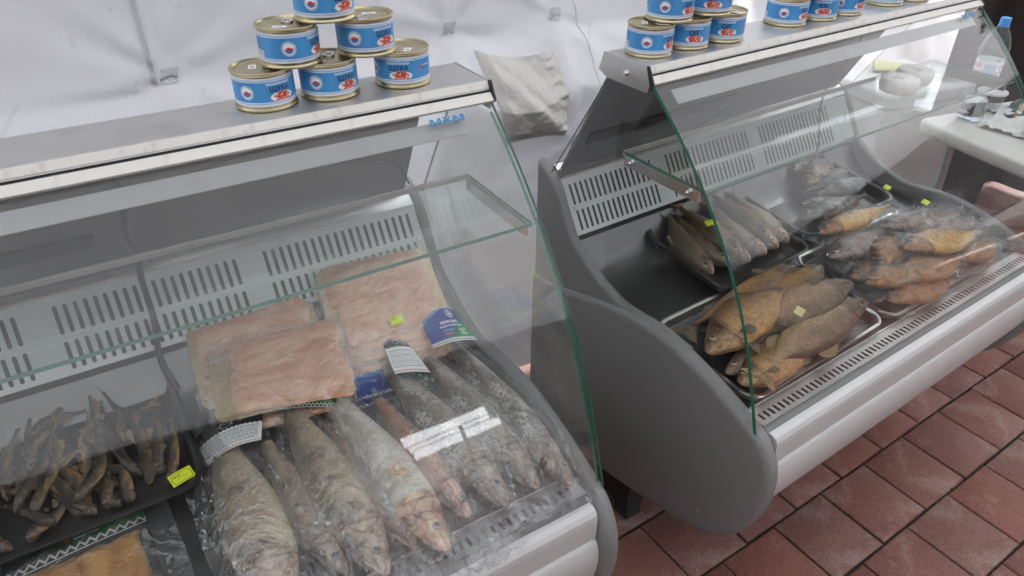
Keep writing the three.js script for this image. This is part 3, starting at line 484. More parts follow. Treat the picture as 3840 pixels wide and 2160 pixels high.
tin(FR, 'ide', 0.822, TY, -0.066, CIR, -14, 0.9, 'blue tin at the top edge of the picture near the far case end', gI);
tin(FR, 'ide', 0.925, TY, -0.060, CIR, -30, 0.3, 'blue tin at the far end of the second case top', gI);

// ---------------------------------------------------------------- fish
const spec = {
  zander: { d: [[0, .38], [.06, .40], [.16, .52], [.3, .74], [.45, .92], [.58, 1], [.68, .97], [.76, .84], [.85, .62], [.92, .42], [.975, .24], [1, .07]], v: [[0, .38], [.06, .40], [.16, .54], [.3, .80], [.45, .98], [.58, 1], [.68, .97], [.76, .84], [.85, .62], [.92, .42], [.975, .26], [1, .08]], w: [[0, .36], [.1, .48], [.3, .78], [.5, 1], [.65, 1], [.76, .90], [.86, .66], [.94, .42], [1, .08]], gill: .755, eye: [.905, .62], eyeR: .0072, scales: [130, 84] },
  bream: { d: [[0, .15], [.05, .15], [.14, .28], [.28, .66], [.42, .93], [.54, 1], [.66, .93], [.76, .76], [.86, .52], [.94, .32], [.985, .17], [1, .05]], v: [[0, .15], [.05, .15], [.14, .28], [.28, .62], [.42, .9], [.56, 1], [.68, .92], [.78, .72], [.87, .50], [.94, .34], [.985, .18], [1, .05]], w: [[0, .18], [.1, .3], [.3, .72], [.5, 1], [.65, 1], [.78, .86], [.88, .64], [.96, .38], [1, .06]], gill: .775, eye: [.905, .5], eyeR: .0075, scales: [88, 62] },
  white: { d: [[0, .20], [.05, .20], [.15, .30], [.3, .60], [.45, .88], [.58, 1], [.7, .95], [.8, .8], [.88, .62], [.95, .40], [.985, .22], [1, .05]], v: [[0, .20], [.05, .20], [.15, .32], [.3, .66], [.45, .94], [.58, 1], [.7, .92], [.8, .76], [.88, .58], [.95, .38], [.985, .2], [1, .05]], w: [[0, .2], [.1, .3], [.3, .7], [.5, 1], [.65, 1], [.78, .86], [.88, .68], [.96, .42], [1, .06]], gill: .80, eye: [.915, .42], eyeR: .0068, scales: [100, 66] },
  smelt: { d: [[0, .26], [.05, .24], [.15, .34], [.3, .62], [.45, .82], [.6, 1], [.74, .98], [.84, .9], [.91, .72], [.96, .48], [1, .08]], v: [[0, .26], [.05, .24], [.15, .36], [.3, .7], [.45, .95], [.6, 1], [.74, .86], [.84, .9], [.91, .74], [.96, .52], [1, .08]], w: [[0, .3], [.1, .34], [.3, .7], [.5, .85], [.65, .8], [.78, .92], [.86, 1], [.93, .8], [1, .08]], gill: .77, eye: [.885, .5], eyeR: .0030, scales: [80, 50] },
};
for (const s of Object.values(spec)) { s.d = prof(s.d); s.v = prof(s.v); s.w = prof(s.w); }
const scaleH = (a, b) => { let h = 0; for (const o of [0, 1]) { const r = Math.floor(a) + o, q = a - r, off = (((r % 2) + 2) % 2) * 0.5, x = b + off - Math.floor(b + off) - 0.5; const d = Math.hypot(q * 0.85 + 0.12, x * 1.35); h = Math.max(h, clamp(1 - d) * (o ? 0.9 : 1)); } return h; };
function fishMaps(kind, seed, pick, o = {}) {
  const S = spec[kind], [nu, nv] = S.scales, W = o.w || 768, H = o.h || 384;
  const head = S.gill;
  const map = dataTex(W, H, (u, v) => {
    const s = 1 - Math.abs(2 * v - 1), n = fbm(u * 7, v * 7 + seed, seed, 5), f = fbm(u * 60, v * 60, seed + 3, 3), isH = sm(head - .008, head + .008, u + 0.02 * Math.sin(s * 3));
    let sc = (1 - isH) * (scaleH(u * nu, v * nv) - 0.45) * sm(0.0, 0.08, u);
    let c = pick(u, s, n, f, isH, v);
    const k = 1 + 1.0 * sc * (o.scale ?? 1) + (o.speck ?? 1) * (0.85 * f + 0.5 * fbm(u * 24, v * 24, seed + 6, 2)); c = c.map((q) => q * k);
    if (isH > 0) { const r1 = 1 - Math.min(1, Math.abs(fbm(u * 15 + seed, s * 3.2, seed, 3)) * 7), r2 = fbm(u * 9, s * 3, seed + 9, 3); c = c.map((q, i) => q * (1 - isH * (0.55 * r1 * [.8, 1, 1.05][i] - 0.9 * r2))); }
    const gl = Math.exp(-(((u - head - 0.02 * Math.sin(s * Math.PI)) / 0.007) ** 2)) * sm(.12, .3, s) * 0.65; c = c.map((q, i) => q * (1 - gl * [.7, .85, .9][i]));
    const mo = Math.exp(-(((s - 0.74 - (1 - u) * 1.2) / 0.03) ** 2)) * sm(.945, .96, u) * 0.7; c = c.map((q) => q * (1 - mo));
    if (o.slit) { const sl = sm(.86, .93, s + 0.03 * n) * sm(o.slit[0], o.slit[0] + .05, u) * (1 - sm(o.slit[1] - .05, o.slit[1], u)); const q = sm(.95, .985, s); c = [lerp(c[0], lerp(.50, .22, q), sl), lerp(c[1], lerp(.33, .08, q), sl), lerp(c[2], lerp(.22, .05, q), sl)]; }
    return c;
  }, true, false);
  map.wrapS = THREE.ClampToEdgeWrapping; map.wrapT = THREE.RepeatWrapping;
  return map;
}
const scaleBump = {};
for (const k of Object.keys(spec)) { const [nu, nv] = spec[k].scales, hd = spec[k].gill; scaleBump[k] = dataTex(640, 320, (u, v) => { const isH = sm(hd - .01, hd + .01, u); return clamp(lerp(scaleH(u * nu, v * nv), 0.5 + 0.5 * fbm(u * 22, v * 16, 3, 3), isH) + 0.5 * fbm(u * 12, v * 12, 7, 4)); }, false, false); scaleBump[k].wrapT = THREE.RepeatWrapping; }
const fishMat = (kind, seed, pick, o = {}) => phys({ map: fishMaps(kind, seed, pick, o), roughness: o.rough ?? 0.42, bumpMap: scaleBump[kind], bumpScale: o.bump ?? 0.0008, clearcoat: o.coat ?? 0.25, clearcoatRoughness: 0.3 });
const mix3 = (a, b, t) => [lerp(a[0], b[0], t), lerp(a[1], b[1], t), lerp(a[2], b[2], t)];
const FM = {
  zanderDark: fishMat('zander', 11, (u, s, n, f, h) => { let c = mix3([.20, .15, .105], [.60, .48, .34], sm(.12, .7, s + .3 * n)); c = mix3(c, [.10, .08, .065], .6 * sm(.02, .22, fbm(u * 9, s * 2.2, 4, 3)) * (1 - sm(.4, .7, s))); c = mix3(c, [.48, .44, .39], .6 * sm(.10, .34, n)); return mix3(c, mix3([.56, .40, .29], [.26, .17, .12], sm(-.1, .2, n)), h * .6); }, { rough: .4, speck: .55, bump: .0006, coat: .4 }),
  zanderFrost: fishMat('zander', 23, (u, s, n, f, h) => { let c = mix3([.18, .15, .125], [.46, .38, .29], sm(.15, .8, s)); c = mix3(c, [.62, .60, .57], .65 * sm(-.02, .26, n + .7 * f)); return mix3(c, [.34, .23, .15], h * .6); }, { rough: .55, bump: .0009, coat: .1, speck: .7 }),
  zanderPale: fishMat('zander', 37, (u, s, n, f, h) => { let c = mix3([.46, .42, .36], [.76, .70, .61], sm(.1, .6, s + .4 * n)); c = mix3(c, [.84, .81, .76], .7 * sm(.0, .25, n)); const o = Math.exp(-(((u - .62) / .055) ** 2 + ((s - .42) / .12) ** 2)); c = mix3(c, [.55, .27, .06], clamp(1.1 * o * (.6 + 2 * fbm(u * 30, s * 20, 2, 3)))); return mix3(c, mix3([.76, .42, .28], [.72, .54, .26], sm(-.1, .2, n)), h * .9); }, { rough: .4, speck: .5, bump: .0006, coat: .4 }),
  zanderPink: fishMat('zander', 41, (u, s, n, f, h) => mix3(mix3([.58, .31, .23], [.74, .52, .41], sm(.2, .7, s + .6 * n)), [.33, .15, .13], .6 * sm(.1, .3, n)), { rough: .48, scale: .5 }),
  bream: fishMat('bream', 5, (u, s, n, f, h) => { let c = mix3([.06, .034, .015], [.36, .205, .083], sm(.10, .6, s + .3 * n)); c = mix3(c, [.46, .22, .07], .8 * sm(.58, .92, s + .3 * n)); c = mix3(c, [.14, .065, .03], .6 * sm(.06, .3, n)); return mix3(c, mix3([.13, .07, .035], [.36, .22, .09], sm(.3, .75, s + .5 * n)), h * .9); }, { slit: [.36, .72], rough: .36, bump: .0013, scale: 1.3, coat: .1 }),
  breamGrey: fishMat('bream', 8, (u, s, n, f, h) => { let c = mix3([.08, .05, .03], [.32, .205, .12], sm(.10, .55, s + .35 * n)); c = mix3(c, [.16, .085, .06], .75 * sm(.02, .26, fbm(u * 4 + 3, s * 3, 6, 3)) * sm(.45, .8, u)); return mix3(c, [.18, .12, .08], h * .8); }, { slit: [.38, .66], rough: .4, bump: .0013, scale: 1.3, coat: .1 }),
  white: fishMat('white', 15, (u, s, n, f, h) => { let c = mix3([.055, .036, .020], [.21, .14, .075], sm(.16, .62, s + .3 * n)); c = mix3(c, [.06, .04, .03], .55 * sm(.08, .3, n)); return mix3(c, mix3([.07, .05, .03], [.40, .29, .16], sm(.35, .75, s + .6 * n)), h * .85); }, { rough: .45 }),
  whitePale: fishMat('white', 19, (u, s, n, f, h) => { let c = mix3([.13, .10, .065], [.36, .28, .19], sm(.1, .5, s + .25 * n)); return mix3(c, mix3([.22, .15, .10], [.46, .34, .22], sm(.3, .7, s + .6 * n)), h * .8); }, { rough: .45 }),
  dried: fishMat('white', 29, (u, s, n, f, h) => { let c = mix3([.030, .032, .028], [.24, .23, .19], sm(.35, .75, s + .5 * n)); c = mix3(c, [.26, .13, .06], .7 * sm(.78, .95, s + .2 * n)); c = mix3(c, [.03, .03, .028], .8 * sm(.04, .2, fbm(u * 14, s * 5, 2, 3))); return mix3(c, [.10, .09, .07], h * .7); }, { rough: .36, bump: .0014, coat: .4 }),
  smoked: fishMat('bream', 53, (u, s, n, f, h) => { let c = mix3([.055, .022, .006], [.38, .155, .024], sm(.1, .6, s + .6 * n)); c = mix3(c, [.50, .235, .03], .6 * sm(.08, .3, fbm(u * 6, s * 4, 9, 4))); return mix3(c, [.12, .045, .014], .7 * sm(.05, .3, -n)); }, { rough: .35, bump: .002, coat: .4 }),
  smokedGold: fishMat('bream', 57, (u, s, n, f, h) => { let c = mix3([.26, .11, .022], [.60, .33, .055], sm(.05, .4, s + .4 * n)); return mix3(c, [.34, .14, .05], clamp(h * .8 + .5 * sm(.1, .3, n))); }, { rough: .38, coat: .4 }),
  smokedGrey: fishMat('zander', 59, (u, s, n, f, h) => mix3(mix3([.12, .075, .06], [.28, .19, .15], sm(.15, .7, s + .5 * n)), [.13, .045, .025], .6 * sm(.05, .3, n)), { rough: .42, coat: .3 }),
  smelt: fishMat('smelt', 67, (u, s, n, f, h) => { let c = mix3([.028, .020, .014], [.12, .088, .062], sm(.25, .7, s + .4 * n)); c = mix3(c, [.36, .20, .07], .9 * sm(.60, .82, s + .5 * n)); c = mix3(c, [.24, .23, .23], .5 * sm(.16, .34, fbm(u * 10, s * 6, 5, 4))); return mix3(c, [.11, .078, .052], h * .5 * (1 + n)); }, { rough: .4, bump: .0008, coat: .35, w: 512, h: 256 }),
};
const finTex = dataTex(256, 128, (u, v) => { const r = Math.abs(Math.sin(v * 70 + 3 * fbm(u * 2, v * 4, 1, 2))), n = fbm(u * 6, v * 6, 2, 4); const k = 0.65 + 0.5 * r + 0.5 * n; return [.30 * k, .235 * k, .155 * k]; }, true, false);
const finB = dataTex(256, 128, (u, v) => Math.abs(Math.sin(v * 70 + 3 * fbm(u * 2, v * 4, 1, 2))), false, false);
const finMat = (r, g, b) => phys({ map: finTex, color: lin(r, g, b), roughness: 0.55, bumpMap: finB, bumpScale: 0.0008, transmission: 0.15, thickness: 0 });
const FIN = { brown: finMat(.62, .55, .5), dark: finMat(.34, .31, .30), gold: finMat(1.15, 1.0, .72), pink: finMat(1.3, 1.05, 1.0) };
M.eye = std({ vertexColors: true, roughness: 0.12 });
function eyeGeo(r, cols) { const g = new THREE.SphereGeometry(r, 20, 14); const p = g.attributes.position, c = []; for (let i = 0; i < p.count; i++) { const k = p.getY(i) / r; c.push(...(k > .82 ? cols[0] : k > .77 ? cols[2] : k > .42 ? cols[1] : cols[2])); } g.setAttribute('color', new THREE.Float32BufferAttribute(c, 3)); g.scale(1, .62, 1); return g; }
const EY = { clear: [[.012, .012, .014], [.50, .47, .42], [.30, .22, .16]], gold: [[.015, .012, .01], [.42, .30, .10], [.20, .13, .06]], dull: [[.06, .055, .05], [.34, .31, .26], [.16, .12, .09]] };

// o: path (tail base -> snout, frame coordinates), H half height, W half thickness, roll, mat, fin, eye, slit depth, wob
function fishParts(t, o, bodyParent = t, bodyName = 'body') {
  const S = spec[o.kind], R = rng(o.seed || 1), curve = new THREE.CatmullRomCurve3(V3(o.path)), n = o.n || 52, m = o.m || 28;
  const L = curve.getLength(), roll = o.roll || 0, wob = o.wob || 0, sd = o.seed || 1;
  const fr = (tt) => { const p = curve.getPointAt(clamp(tt)), T = curve.getTangentAt(clamp(tt)); const side = new THREE.Vector3().crossVectors(T, new THREE.Vector3(0, 1, 0)).normalize(), up = new THREE.Vector3().crossVectors(side, T).normalize(); const rr = roll + (o.twist || 0) * (tt - 0.5); const D = side.clone().multiplyScalar(Math.cos(rr)).addScaledVector(up, Math.sin(rr)), N = side.clone().multiplyScalar(-Math.sin(rr)).addScaledVector(up, Math.cos(rr)); return { p, T, D, N }; };
  const rad = (tt, ph) => {
    const c = Math.cos(ph), s = Math.sin(ph); let dd = (c > 0 ? S.d(tt) : S.v(tt)) * o.H, ww = S.w(tt) * o.W, k = 1;
    k *= 1 - 0.05 * Math.exp(-(((tt - S.gill) / .008) ** 2)) + 0.025 * Math.exp(-(((tt - S.gill - .03) / .02) ** 2));
    if (tt > .935) k *= 1 - 0.2 * Math.exp(-(((c + .35) / .14) ** 2)) * sm(.935, .96, tt);
    if (o.slit) k *= 1 - o.slit * Math.exp(-(((Math.abs(ph - Math.PI)) / .20) ** 2)) * sm(.34, .42, tt) * (1 - sm(.64, .74, tt));
    if (wob) k *= 1 + wob * (fbm(tt * 7 + sd * 3.1, c * 1.3, s * 1.3 + sd, 3)) * 1.6;
    if (o.sink) ww *= 1 - o.sink * Math.max(0, -c) * sm(.2, .4, tt) * (1 - sm(.62, .76, tt));
    return [Math.sign(c) * Math.pow(Math.abs(c), .92) * dd * k, Math.sign(s) * Math.pow(Math.abs(s), .9) * ww * k];
  };
  const at = (tt, ph, lift = 0) => { const f = fr(tt), [a, b] = rad(tt, ph); return f.p.clone().addScaledVector(f.D, a + lift * Math.cos(ph)).addScaledVector(f.N, b + lift * Math.sin(ph)); };
  const body = part(bodyName, t.at(gridGeo(n, m, (u, v) => { const tt = 1 - Math.pow(1 - u, 1.12), q = at(tt, v * 2 * Math.PI); return [q.x, q.y, q.z, tt, v]; })), o.mat, bodyParent);
  body.geometry = (() => { const g = body.geometry, p = g.attributes.normal; for (let i = 0; i <= n; i++) { const a = i, b = m * (n + 1) + i; const v = new THREE.Vector3(p.getX(a) + p.getX(b), p.getY(a) + p.getY(b), p.getZ(a) + p.getZ(b)).normalize(); p.setXYZ(a, v.x, v.y, v.z); p.setXYZ(b, v.x, v.y, v.z); } return g; })();
  const P = bodyParent === t ? t : body;
  if (o.tail !== 0) { // forked tail fin
    const f = fr(0), tl = (o.tail || 0.16) * L, sp = (o.spread ?? 0.95), cup = (R() - .5) * .25;
    part('tail_fin', t.at(gridGeo(8, 24, (u, v) => { const a = (v - .5) * 2, len = tl * (.55 + .5 * Math.pow(Math.abs(a), 1.2)) * (1 + .10 * fbm(v * 14, sd, 0, 2)), rr = len * u, q = f.p.clone().addScaledVector(f.T, .012 * L - rr * Math.cos(a * sp * .8)).addScaledVector(f.D, S.d(0) * o.H * a * .8 * (1 - u) + rr * Math.sin(a * sp * .8)).addScaledVector(f.N, tl * (cup * u * u + .10 * (o.wob ? 3 : 1) * fbm(u * 2, v * 3, sd, 2) * u)); q.y = Math.max(q.y, o.floor ?? -1); return [q.x, q.y, q.z, u, v]; })), o.fin, P);
  }
  const fin = (name, t0, t1, ph, h, sweepBack, N = 14) => part(name, t.at(gridGeo(N, 4, (u, v) => { const tt = lerp(t0, t1, u), f = fr(tt - v * sweepBack), base = at(tt, ph, -.001), dir = f.D.clone().multiplyScalar(Math.cos(ph)).addScaledVector(f.N, Math.sin(ph)); const hh = h * L * Math.sin(Math.PI * Math.pow(u, .7)) * (1 + .2 * fbm(u * 9, sd, 3, 2)); const q = base.addScaledVector(dir, hh * v).addScaledVector(f.T, -sweepBack * L * v).addScaledVector(f.N, .15 * hh * v * (R() * .1 + fbm(u * 3, v, sd, 2))); q.y = Math.max(q.y, o.floor ?? -1); return [q.x, q.y, q.z, v, u]; })), o.fin, P);
  if (o.fins !== 0) { fin('dorsal_fin', .40, .60, 0, o.dorsal ?? .05, .05); fin('anal_fin', .20, .36, Math.PI, .045, .05); }
  if (o.fins !== 0) for (const [nm, tt, c, len] of [['pectoral_fin', S.gill - .02, .64, .11], ['pelvic_fin', .50, .86, .09]]) { // side fins lie against the flank that faces up
    const phu = c * Math.PI, f = fr(tt);
    const dir = new THREE.Vector3().addScaledVector(f.T, -1).addScaledVector(f.D, -.25 - .3 * R()).addScaledVector(f.N, .1).normalize(), acr = new THREE.Vector3().crossVectors(dir, f.N).normalize(), b0 = at(tt, phu, .001);
    part(nm, t.at(gridGeo(8, 8, (u, v) => { const a = (v - .5) * .75 * u + (v - .5) * .12, q = b0.clone().addScaledVector(dir, u * len * L * (1 - .25 * Math.abs(v - .5) * 2)).addScaledVector(acr, a * len * L).addScaledVector(f.N, .10 * len * L * u * (1.2 - u) + .002); q.y = Math.max(q.y, o.floor ?? -1); return [q.x, q.y, q.z, u, v]; })), o.fin, P);
  }
  for (const sg of [1, -1]) { // eyes
    const ph = sg * S.eye[1] * Math.PI * .75, f = fr(S.eye[0]), q = at(S.eye[0], ph, -.0012), dir = f.D.clone().multiplyScalar(Math.cos(ph) * .5).addScaledVector(f.N, Math.sin(ph)).normalize();
    if (dir.y < -.3) continue;
    const g = eyeGeo(S.eyeR * (o.eyeS || 1), EY[o.eye || 'dull']); g.applyQuaternion(new THREE.Quaternion().setFromUnitVectors(new THREE.Vector3(0, 1, 0), dir)); g.translate(q.x, q.y, q.z); part('eye', t.at(g), M.eye, P);
  }
  // upper surface of the fish, for film drawn over it
  const samples = []; for (let i = 0; i <= 26; i++) { const tt = i / 26, f = fr(tt), h = Math.max(S.d(tt), S.v(tt)) * o.H, w = S.w(tt) * o.W, c = Math.abs(Math.cos(roll)), s = Math.abs(Math.sin(roll)); samples.push([f.p.x, f.p.y, f.p.z, c * h + s * w, c * w + s * h]); }
  return samples;
}
function fish(F, name, label, group, o) { const mid = o.path[Math.floor(o.path.length / 2)]; const t = thing(F, name, label, 'fish', [mid[0], mid[1] - o.W, mid[2]], group); fishParts(t, o); return t; }

// ---------------------------------------------------------------- film drawn taut over what lies under it
function filmGeo(o) { // o: c [x, z], a angle, len, wid, base(x, z), samples, extra(x, z), lift, seed, wr
  const nu = o.nu || 96, nv = o.nv || 44, ca = Math.cos(o.a), sa = Math.sin(o.a), H0 = new Float32Array((nu + 1) * (nv + 1)), H = new Float32Array(H0.length), XZ = [];
  for (let j = 0; j <= nv; j++) for (let i = 0; i <= nu; i++) {
    let u = i / nu - .5, v = j / nv - .5; const ex = 1 + .06 * fbm(u * 3 + o.seed, v * 3, 1, 2);
    const lx = u * o.len * ex, lz = v * o.wid * (1 + .10 * fbm(u * 5, o.seed, 2, 2)), x = o.c[0] + lx * ca + lz * sa, z = o.c[1] - lx * sa + lz * ca; XZ.push([x, z]);
    let h = o.base(x, z); for (const [px, py, pz, r, w] of o.samples) { const d = Math.hypot(x - px, z - pz) / (r + .003); if (d < 1) h = Math.max(h, py + Math.sqrt(1 - d * d) * w); }
    if (o.extra) h = Math.max(h, o.extra(x, z)); const k = j * (nu + 1) + i; H0[k] = h + .0022; H[k] = h + .0022;
  }
  const edge = (i, j) => i === 0 || j === 0 || i === nu || j === nv;
  for (let j = 0; j <= nv; j++) for (let i = 0; i <= nu; i++) if (edge(i, j)) { const k = j * (nu + 1) + i, [x, z] = XZ[k]; H[k] = Math.max(H0[k], o.base(x, z) + .003 + (o.lift || 0) * Math.max(0, .35 + fbm(i * .13, j * .13, o.seed, 3) * 2)); }
  for (let it = 0; it < (o.it || 40); it++) for (let j = 1; j < nv; j++) for (let i = 1; i < nu; i++) { const k = j * (nu + 1) + i; H[k] = Math.max(H0[k], (H[k - 1] + H[k + 1] + H[k - nu - 1] + H[k + nu + 1]) / 4 - .0003); }
  const wr = (o.wr ?? 1) * 1.7;
  const sheet = gridGeo(nu, nv, (u, v) => {
    const i = Math.round(u * nu), j = Math.round(v * nv), k = j * (nu + 1) + i, [x, z] = XZ[k], gap = Math.min(1, (H[k] - H0[k]) / .006);
    const rd = 1 - Math.abs(fbm(x * 34 + o.seed, z * 26, o.seed, 3)) * 3.2, w2 = fbm(x * 16, z * 40 + o.seed, 5, 3);
    const cr = Math.pow(Math.max(0, 1 - Math.abs(fbm(x * 22 + z * 14 + o.seed, z * 19 - x * 9, o.seed + 4, 2)) * 5), 2);
    return [x, H[k] + wr * ((.0018 + .0060 * gap) * Math.max(0, rd) * .7 + .006 * gap * w2 + (.0012 + .007 * gap) * cr), z, u * o.len * 5, v * o.wid * 5];
  }, true);
  // loose pleats of film standing off the sheet, and the flat welded rim
  const R = rng(o.seed * 7 + 1), all = [sheet], hAt = (x, y) => { const i = Math.round(clamp(x, 0, nu)), j = Math.round(clamp(y, 0, nv)), k = j * (nu + 1) + i; return [XZ[k][0], H[k], XZ[k][1]]; };
  for (let k = 0; k < (o.pleats ?? 34); k++) {
    const side = R() < .6, i0 = side ? R() * nu : (R() < .5 ? R() * nu * .18 : nu * (.82 + R() * .18)), j0 = side ? (R() < .5 ? R() * nv * .22 : nv * (.78 + R() * .22)) : R() * nv;
    const th = side ? (R() - .5) * 1.1 : R() * Math.PI, st = (8 + R() * 22), hh = .004 + .014 * R() * R(), lean = (R() - .5) * 2.2, ph = R() * 9;
    all.push(gridGeo(18, 3, (u, v) => { const [x, y, z] = hAt(i0 + Math.cos(th) * st * (u - .5) + 2 * Math.sin(u * 5 + ph), j0 + Math.sin(th) * st * .6 * (u - .5)), e = hh * Math.sin(Math.PI * Math.pow(u, .8)) * v; return [x + e * lean * Math.sin(th + 1.57 + o.a), y + .001 + e * (1 - .35 * Math.abs(lean) * v), z + e * lean * Math.cos(th + 1.57 + o.a), u * .3, v * .05]; }));
  }
  return mergeGeometries(all);
}
// ---------------------------------------------------------------- steel trays
function trayGeo(w, d, h, r, wall = 0.018, lip = 0.009) {
  const K = 10, ring = (o) => { const p = [], rr = Math.max(0.004, r - o); for (const [sx, sz, a0] of [[1, 1, 0], [-1, 1, Math.PI / 2], [-1, -1, Math.PI], [1, -1, Math.PI * 1.5]]) for (let k = 0; k <= K; k++) { const a = a0 + k / K * Math.PI / 2; p.push([sx * (w / 2 - o - rr) + rr * Math.cos(a), sz * (d / 2 - o - rr) + rr * Math.sin(a)]); } return p; };
  const lay = [[0.0015, h - 0.005], [0, h - 0.002], [0.001, h], [lip - 0.002, h], [lip, h - 0.0015], [lip + 0.003, h - 0.006], [wall - 0.004, 0.010], [wall, 0.004], [wall + 0.007, 0.0012], [wall + 0.02, 0.001], [Math.min(w, d) / 2 - 0.01, 0.001]];
  const n = (K + 1) * 4, pos = [], uv = [], idx = [];
  lay.forEach(([o, y]) => ring(o).forEach(([x, z]) => { pos.push(x, y, z); uv.push(x, z); }));
  for (let j = 0; j < lay.length - 1; j++) for (let i = 0; i < n; i++) { const a = j * n + i, b = j * n + (i + 1) % n; idx.push(a, b, a + n, b, b + n, a + n); }
  const L = (lay.length - 1) * n; for (let i = 1; i < n - 1; i++) idx.push(L, L + i, L + i + 1);
  const out = lay.slice(5, 9).map(([o, y]) => [o - 0.0012, y - 0.001]); out.unshift([lip - 0.001, h - 0.002]); const s0 = pos.length / 3; // underside
  out.forEach(([o, y]) => ring(o).forEach(([x, z]) => { pos.push(x, y, z); uv.push(x, z); }));
  for (let j = 0; j < out.length - 1; j++) for (let i = 0; i < n; i++) { const a = s0 + j * n + i, b = s0 + j * n + (i + 1) % n; idx.push(a, a + n, b, b, a + n, b + n); }
  const B = s0 + (out.length - 1) * n; for (let i = 1; i < n - 1; i++) idx.push(B, B + i + 1, B + i);
  const g = new THREE.BufferGeometry(); g.setAttribute('position', new THREE.Float32BufferAttribute(pos, 3)); g.setAttribute('uv', new THREE.Float32BufferAttribute(uv, 2)); g.setIndex(idx);
  return toCreasedNormals(g, 0.7);
}
// trays are single pressings laid on the deck; tilt follows the deck
function tray(F, label, x, y, z, w, d, h, turn, tilt, mat, r = 0.04) {
  const m = new THREE.Mesh(trayGeo(w, d, h, r), mat); m.name = numbered('steel_tray'); m.castShadow = m.receiveShadow = true;
  m.applyMatrix4(F.clone().multiply(new THREE.Matrix4().makeTranslation(x, y, z)).multiply(new THREE.Matrix4().makeRotationY(turn)).multiply(new THREE.Matrix4().makeRotationX(tilt)));
  m.userData = { label, category: 'tray', group: 'steel serving trays' }; scene.add(m);
  const M4 = new THREE.Matrix4().makeTranslation(x, y, z).multiply(new THREE.Matrix4().makeRotationY(turn)).multiply(new THREE.Matrix4().makeRotationX(tilt));
  m.bottom = (px, pz) => { const c = Math.cos(turn), s = Math.sin(turn), lz = s * (px - x) + c * (pz - z); return y + 0.0015 - Math.sin(tilt) * lz; };
  return m;
}

// ---------------------------------------------------------------- second case: trays and loose fish
const trayBream = tray(FR, 'wide steel tray under the golden bream by the front grille', 0.277, 0.6615, 0.190, 0.46, 0.276, 0.030, 0.02, 0.062, M.tray);
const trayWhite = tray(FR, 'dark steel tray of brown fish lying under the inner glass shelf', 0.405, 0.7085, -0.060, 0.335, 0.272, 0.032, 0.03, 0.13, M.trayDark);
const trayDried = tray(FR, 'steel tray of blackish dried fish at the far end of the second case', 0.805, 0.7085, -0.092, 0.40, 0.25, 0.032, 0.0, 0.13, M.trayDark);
const trayVac = tray(FR, 'steel tray beneath the film-wrapped smoked fish', 0.750, 0.6615, 0.190, 0.46, 0.276, 0.030, 0.0, 0.062, M.tray);
const path = (head, tail, y0, y1, bend = 0, sag = 0) => { const [hx, hz] = head, [tx, tz] = tail, n = 5, dx = hx - tx, dz = hz - tz, l = Math.hypot(dx, dz), out = []; for (let i = 0; i < n; i++) { const k = i / (n - 1), s = Math.sin(k * Math.PI); out.push([tx + dx * k - dz / l * bend * s, lerp(y1, y0, k) - sag * s, tz + dz * k + dx / l * bend * s]); } return out; };
const gB = 'smoked bream in the front tray';
fish(FR, 'bream', 'golden bream on top of the pile, head facing the end panel', gB, { kind: 'bream', path: path([0.048, 0.206], [0.372, 0.165], 0.719, 0.736, 0.006), H: 0.059, W: 0.026, mat: FM.bream, fin: FIN.brown, eye: 'dull', slit: 0.32, seed: 2, roll: 0.12, tail: 0.13, floor: 0.68 });
fish(FR, 'bream', 'golden bream with pale gill plate, head low at the tray corner', gB, { kind: 'bream', path: path([0.058, 0.286], [0.29, 0.280], 0.692, 0.686), H: 0.050, W: 0.022, mat: FM.bream, fin: FIN.gold, eye: 'gold', slit: 0.3, seed: 3, roll: 0.05, floor: 0.665 });
fish(FR, 'bream', 'grey brown bream with the cream tag on its flank', gB, { kind: 'bream', path: path([0.500, 0.226], [0.165, 0.230], 0.730, 0.718, -0.012), H: 0.055, W: 0.027, mat: FM.breamGrey, fin: FIN.brown, slit: 0.2, seed: 4, roll: -0.1, eye: 'dull', floor: 0.67 });
fish(FR, 'bream', 'grey brown bream along the front edge of the tray', gB, { kind: 'bream', path: path([0.494, 0.272], [0.120, 0.300], 0.708, 0.703, -0.016), H: 0.053, W: 0.026, mat: FM.breamGrey, fin: FIN.gold, slit: 0.15, seed: 5, roll: -0.16, floor: 0.662, tail: .15 });
fish(FR, 'bream', 'bream with dark fin standing up, head at the tray back corner', gB, { kind: 'bream', path: path([0.508, 0.136], [0.245, 0.172], 0.726, 0.714, 0.01), H: 0.050, W: 0.025, mat: FM.bream, fin: FIN.dark, slit: 0.25, seed: 6, roll: 0.2, dorsal: .09, floor: 0.675 });
fish(FR, 'bream', 'slim bream at the back wall of the tray, tail toward the end panel', gB, { kind: 'bream', path: path([0.478, 0.092], [0.110, 0.118], 0.718, 0.706, 0.006), H: 0.040, W: 0.021, mat: FM.bream, fin: FIN.brown, slit: 0.3, seed: 7, roll: 0.25, tail: .17, floor: 0.675 });
fish(FR, 'bream', 'bream half hidden between the back row and the top fish', gB, { kind: 'bream', path: path([0.43, 0.122], [0.16, 0.148], 0.708, 0.695, 0.0), H: 0.036, W: 0.018, mat: FM.breamGrey, fin: FIN.dark, slit: 0.2, seed: 8, roll: 0.1, floor: 0.67 });
fish(FR, 'bream', 'dark bream at the bottom of the pile next to the end panel', gB, { kind: 'bream', path: path([0.064, 0.25], [0.36, 0.25], 0.688, 0.684, 0.0), H: 0.045, W: 0.016, mat: FM.breamGrey, fin: FIN.dark, seed: 9, floor: 0.665 });

